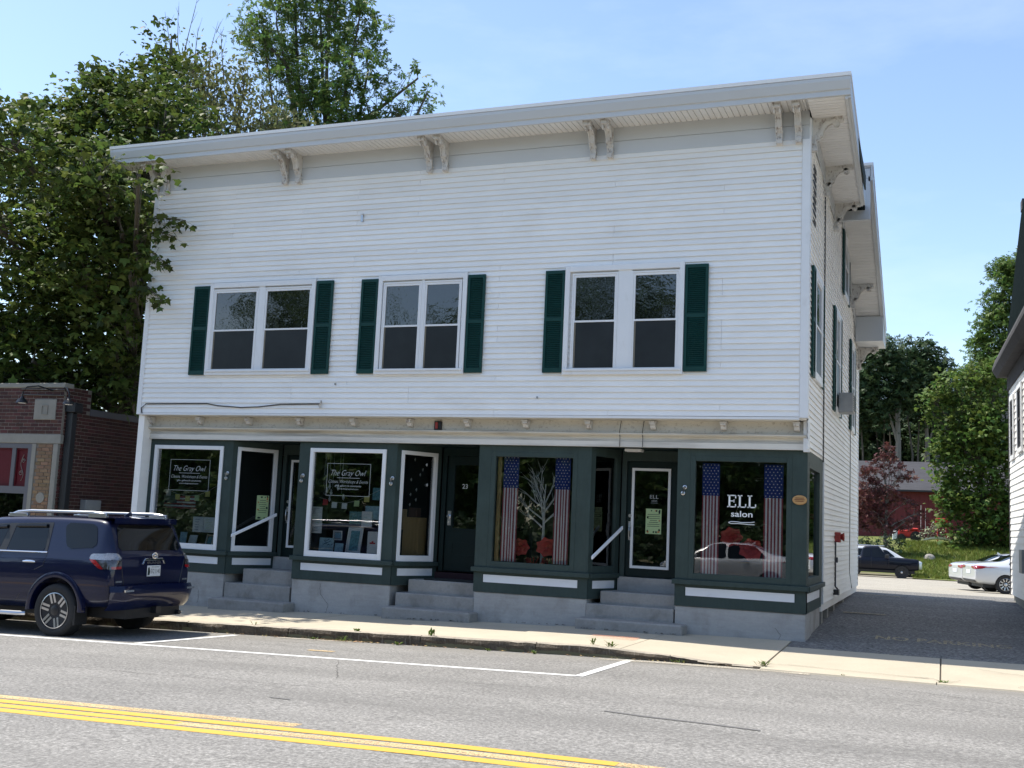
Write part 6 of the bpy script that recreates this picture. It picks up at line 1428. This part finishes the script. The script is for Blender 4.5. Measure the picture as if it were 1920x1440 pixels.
wd = [(x_, y_, z_, r_) for x_, y_, z_, r_ in ((-8.0, 104.0, 13.4, 3), (-6.3, 106, 12.5, 3), (-3.6, 108, 13.3, 3.3), (-.9, 106, 13.7, 3), (1.1, 104, 14.6, 3), (.6, 102, 10.6, 2.5), (-2, 104, 10.2, 2.5), (-7.8, 104, 10, 2.8), (-5, 106, 9.5, 3), (3.5, 104, 12, 3.5), (4, 104, 17, 3), (-12, 106, 12, 4), (-16, 108, 13, 4), (8, 106, 13, 4), (12, 108, 14, 5), (-4.5, 108, 8, 3), (0, 108, 8, 3), (-11, 104, 17, 3))]
P, C = clusters(wd, 9, 15, .8, .6, .2)
wo_ = leaf_mesh('woods', P, .62, sprig(), L_DARK, None); wo_['kind'] = 'stuff'; wo_['label'] = 'dark woodland mass behind the barn'
mb = MB()
for k in range(16):
    x_ = -9 + k * .85 + R.uniform(-.2, .2); y_ = 96 + R.uniform(0, 6)
    mb2 = MB(); mb2.tube([(x_, y_, 4.5), (x_ + R.uniform(-.3, .3), y_, 10), (x_ + R.uniform(-.5, .5), y_, 15)], [.13, .11, .05], 6)
    BARKS = MATS.get('dim_bark') or mat('dim_bark', (.085, .075, .062), .95); t_ = thing('slender_tree', (x_, y_, 4.5), 'slender pale-barked tree in the dark wood behind the barn, ' + ORD[k] + ' from the left', 'tree', 'slender trees in the wood behind the barn'); mb2.build('trunk', BARKS, t_, smooth=True)
bright = [(.7, 60, 12.2, 1.3), (2, 60, 12.8, 1.1), (-.3, 60, 11.2, .85), (3.2, 60, 11.4, 1.3), (1.1, 60, 10, 1.3), (3.3, 60, 8.6, 1.5), (1.8, 60, 7.2, 1.5), (1, 60, 4.8, 1.25), (2.6, 60, 4.1, 1.6), (3.9, 60, 6.2, 1.6), (2, 60, 2.4, 1.2), (.8, 59, 2.4, .65), (3.2, 60, 2.3, 1.2), (2.3, 59, 9.6, 1.3), (4.6, 60, 4, 1.5), (5, 60, 9, 1.6), (4.8, 60, 2, 1.3), (1.5, 60.5, 8.6, 1.2), (-.6, 60, 10.2, .5)]
tree('sunlit_maple', 'bright green maple covering the right end of the barn', (2.4, 60.4, 1.2), (2.3, 60.2, 9.5), bright + [(.3, 60, 8.2, 1.0), (.4, 60, 6.4, 1.1), (.6, 60, 4.9, 1.0), (.35, 60, 3.4, .8), (-.7, 60, 11.3, .5), (3.4, 60, 13.2, 1.0)], .28, L_BRIGHT, .30, simple_maple(), 30, 11, .34, BARK, ntw=8)
tree('japanese_maple', 'purple-red maple in front of the barn by the corner of the building', (-3.3, 56.2, .8), (-3.4, 56, 5.5), [(-3.4, 56, 6.7, .65), (-4.1, 56, 6, .8), (-2.5, 56, 6.1, .5), (-4.4, 56, 4.8, .9), (-3.4, 56, 4.5, .9), (-1.9, 56, 5.9, .35), (-4.5, 56, 3.2, .8), (-3.4, 56, 3, .75), (-1.4, 56, 3.5, .42), (-2.2, 56, 3, .55), (-3.2, 56, 7.5, .28), (-2.0, 56, 4.2, .3), (-5.3, 56, 4, .8)], .12, L_RED, .24, sprig(), 40, 11, .24, BARKP, ntw=8, flat=.35)
tree('green_shrub', 'dark green shrub at the foot of the purple-red maple', (-3.6, 54.6, .5), (-3.6, 54.6, 1.2), [(-3.9, 54.6, 1.4, .7), (-3.2, 54.8, 1.6, .65), (-2.9, 54.4, 1.0, .5), (-4.6, 54.6, 1.2, .7), (-5.3, 54.6, 1.3, .8), (-3.6, 54.2, .7, .6), (-4.8, 54, .6, .7), (-2.5, 55, 1.5, .45)], .05, L_DARK, .2, oval(), 40, 14, .2, BARK, cat='shrub')
tree('flowering_bush', 'pale flowering bush in front of the barn beside the red canopy', (-.9, 63, 1.6), (-.9, 63, 2.2), [(-1.0, 63, 2.3, .45), (-.5, 63, 2.7, .4), (-.1, 63, 2.2, .45), (-1.5, 63, 2.1, .3)], .04, leafmat('pale_bush_leaf', (.30, .33, .22), .3, .6, .06), .16, oval(), 50, 12, .2, BARK, cat='shrub')
# trees across the street, behind the camera: they are what the windows reflect
for k, (x_, y_, h) in enumerate(((-26, -44, 16.5), (-19.5, -42, 16.5), (-13.5, -45, 17.5), (-2, -41, 12), (6, -45, 14), (-33, -42, 17), (-42, -44, 18), (-51, -46, 17), (-61, -44, 18))):
    bl = [(x_ + R.uniform(-3, 3), y_ + R.uniform(-2, 2), h * q + R.uniform(-1, 1), R.uniform(1.8, 2.8)) for q in (.2, .3, .42, .5, .58, .66, .74, .82, .9)] + [(x_ + R.uniform(-4, 4), y_, h * .3, 2.4) for _ in range(3)]
    tree('street_tree', ('tree across the street mirrored in the shop windows, ' + ['farthest left', 'second from the left', 'third from the left', 'behind the photographer', 'on the right', 'sixth to the left', 'seventh to the left', 'eighth to the left', 'beyond all others'][k]), (x_, y_, -.1), (x_, y_, h * .6), bl, .3, L_ASH, .5, sprig(), 4.6, 11, .55, BARK, 'trees across the street', ntw=3)
P, C = clusters([(x_ + R.uniform(-.4, .4), -26 + R.uniform(-.4, .4), 1.1 + R.uniform(-.2, .4), 1.5) for x_ in np.arange(-75, 26, 1.9)], 9, 12, .35, .7, .3)
tag(leaf_mesh('added_hedge', P, .34, sprig(), L_DARK, None), 'hedge across the street, unseen, put in to darken reflections')  # greenery added out of view to darken reflections in car sides and glass
P, C = clusters([(x_ + R.uniform(-1, 1), -58 + R.uniform(-3, 3), zz + R.uniform(-1, 1), 3.6) for x_ in range(-130, 50, 5) for zz in (2, 6)], 2.2, 14, 1.0, .6, .2)
leaf_mesh('added_woods', P, .95, sprig(), L_DARK, None)  # tree mass added behind the camera, out of view, for darker window reflections
# weeds along the kerb and in the joints
def weed(x, y, r, n, h, label, blade=False, m=None):
    t = thing('weed', (x, y, zsw(x, y) if y > YK else zr(x, y)), label, 'weed', 'weeds growing along the kerb')
    mb = MB(); z0 = t.location.z
    for k in range(n):
        a = R.uniform(0, 6.28); l = R.uniform(.5, 1) * r; hh = h * R.uniform(.4, 1); b = Vector((x + R.gauss(0, r * .25), y + R.gauss(0, r * .12), z0)); e = b + Vector((l * math.cos(a), l * math.sin(a) * .6, hh))
        s = Vector((-math.sin(a), math.cos(a), 0)) * (.006 if blade else .016 * (.5 + r * 3)); md = b.lerp(e, .55) + Vector((0, 0, hh * .22))
        mb.add([b - s * .3, b + s * .3, md + s, md - s, e], [(0, 1, 2, 3), (3, 2, 4)])
    mb.build('leaves', m or L_WEED, t, recalc=False)
W = 'weed tuft growing '
for x, y, r, n, h, lb, bl in ((-8.5, -2.93, .16, 18, .10, 'at the kerb below the gallery window, longest of all', True), (-8.35, -2.75, .12, 10, .05, 'on the kerb top near the sidewalk joint', False), (-7.1, -2.78, .12, 9, .13, 'on the kerb top left of the middle kerb joint', False), (-9.0, -2.95, .09, 10, .05, 'in the gutter left of the long grassy tuft', False), (-7.55, -2.95, .10, 12, .06, 'in the gutter midway along the kerb', False), (-4.35, -2.7, .12, 12, .10, 'at the kerb joint beside the white corner line', False), (-4.65, -2.6, .08, 7, .12, 'upright on the sidewalk edge near the orange mark', False), (-3.35, -2.93, .14, 20, .06, 'at the kerb just right of the white corner line', True), (-2.22, -2.72, .13, 30, .08, 'bright green in the joint where the apron starts', True), (-.02, -2.85, .13, 26, .06, 'in the second apron joint by the road edge', True), (-10.2, -2.78, .10, 8, .07, 'on the kerb right of the parked wagon', True), (-5.4, -2.95, .09, 9, .05, 'small, in the gutter below the poster door', False), (-6.1, -2.95, .08, 8, .05, 'small, in the gutter left of the salon steps', False), (-1.2, -2.95, .05, 8, .04, 'tiny, at the apron crack by the road', False)):
    weed(x, y, r, n, h, W + lb, bl)
mb = MB()
for k in range(260):
    x = R.choice([R.uniform(-11, -2.5), R.gauss(-8.4, .35)]); y = YK - abs(R.gauss(.02, .06)) - .02; s = R.uniform(.008, .026); a = R.uniform(0, 6.28)
    z0 = zr(x, y) + .008
    mb.add([(x + s * math.cos(a + q), y + s * .7 * math.sin(a + q), z0 + R.uniform(0, .012)) for q in (0, 1.8, 3.1, 4.6)], [(0, 1, 2, 3)])
tag(mb.build('gutter_litter', mat('dry_leaves', (.30, .20, .09), .9, rnd=.5, hue=.03), recalc=False), kind='stuff')
mb = MB()
for k in range(120):
    x = R.uniform(-11.3, -4); y = R.gauss(-.14, .03) if R.random() < .4 else R.uniform(.2, .29); s = R.uniform(.01, .03); z0 = zsw(x, y) + .01
    if any(a - .1 < x < b + .1 for a, b in ((-11.4, -9.4), (-7.65, -5.7))): y = .27
    else: y = -.13
    mb.add([(x + s * math.cos(q), y + s * .7 * math.sin(q), zsw(x, y) + .01 + .02 * R.random()) for q in (0, 1.8, 3.1, 4.6)], [(0, 1, 2, 3)])
tag(mb.build('step_litter', mat('dark_litter', (.05, .042, .03), .9, rnd=.5), recalc=False), kind='stuff')
# grass of the bank and grass along the lot
pts = []
for _ in range(9000):
    x = R.uniform(-2.6, 5); y = R.uniform(47.5, 62)
    if x < -1.6 and y < 51: continue
    pts.append((x, y, zland(x, y) + .02))
leaf_mesh('grass', pts, .26, (np.array([(0, 0, 0), (.09, 0, 0), (.03, .35, .9), (-.12, .1, 0), (-.25, .0, .85), (0, -.1, 0), (.25, -.25, .8)], float), [(0, 1, 2), (3, 0, 4), (5, 1, 6)]), L_GRASS, None, .25)
# faded lettering on the driveway
mb = MB(); vs_, fs_ = text_geo('NO PARKING', 1, 0, offset=.02); xs = [p[0] for p in vs_]
k_ = 2.05 / (max(xs) - min(xs)); mb.add([(-1.05 + (p[0] - min(xs)) * k_, 1.35 + p[1] * .62, zland(0, 1.35 + p[1] * .62) - .006) for p in vs_], fs_)
tag(mb.build('driveway_lettering', FADEDY, recalc=False), kind='structure')
for yy, xx in ((5.1, -1.5), (10.2, -1.4)):
    mb = MB(); mb.grid([[(xx + t, yy + s * .09, zland(0, yy) + .0) for t in lin(-.35, .45, 4)] for s in (-1, 1)]); tag(mb.build('driveway_marking', FADEDY, recalc=False), kind='structure')
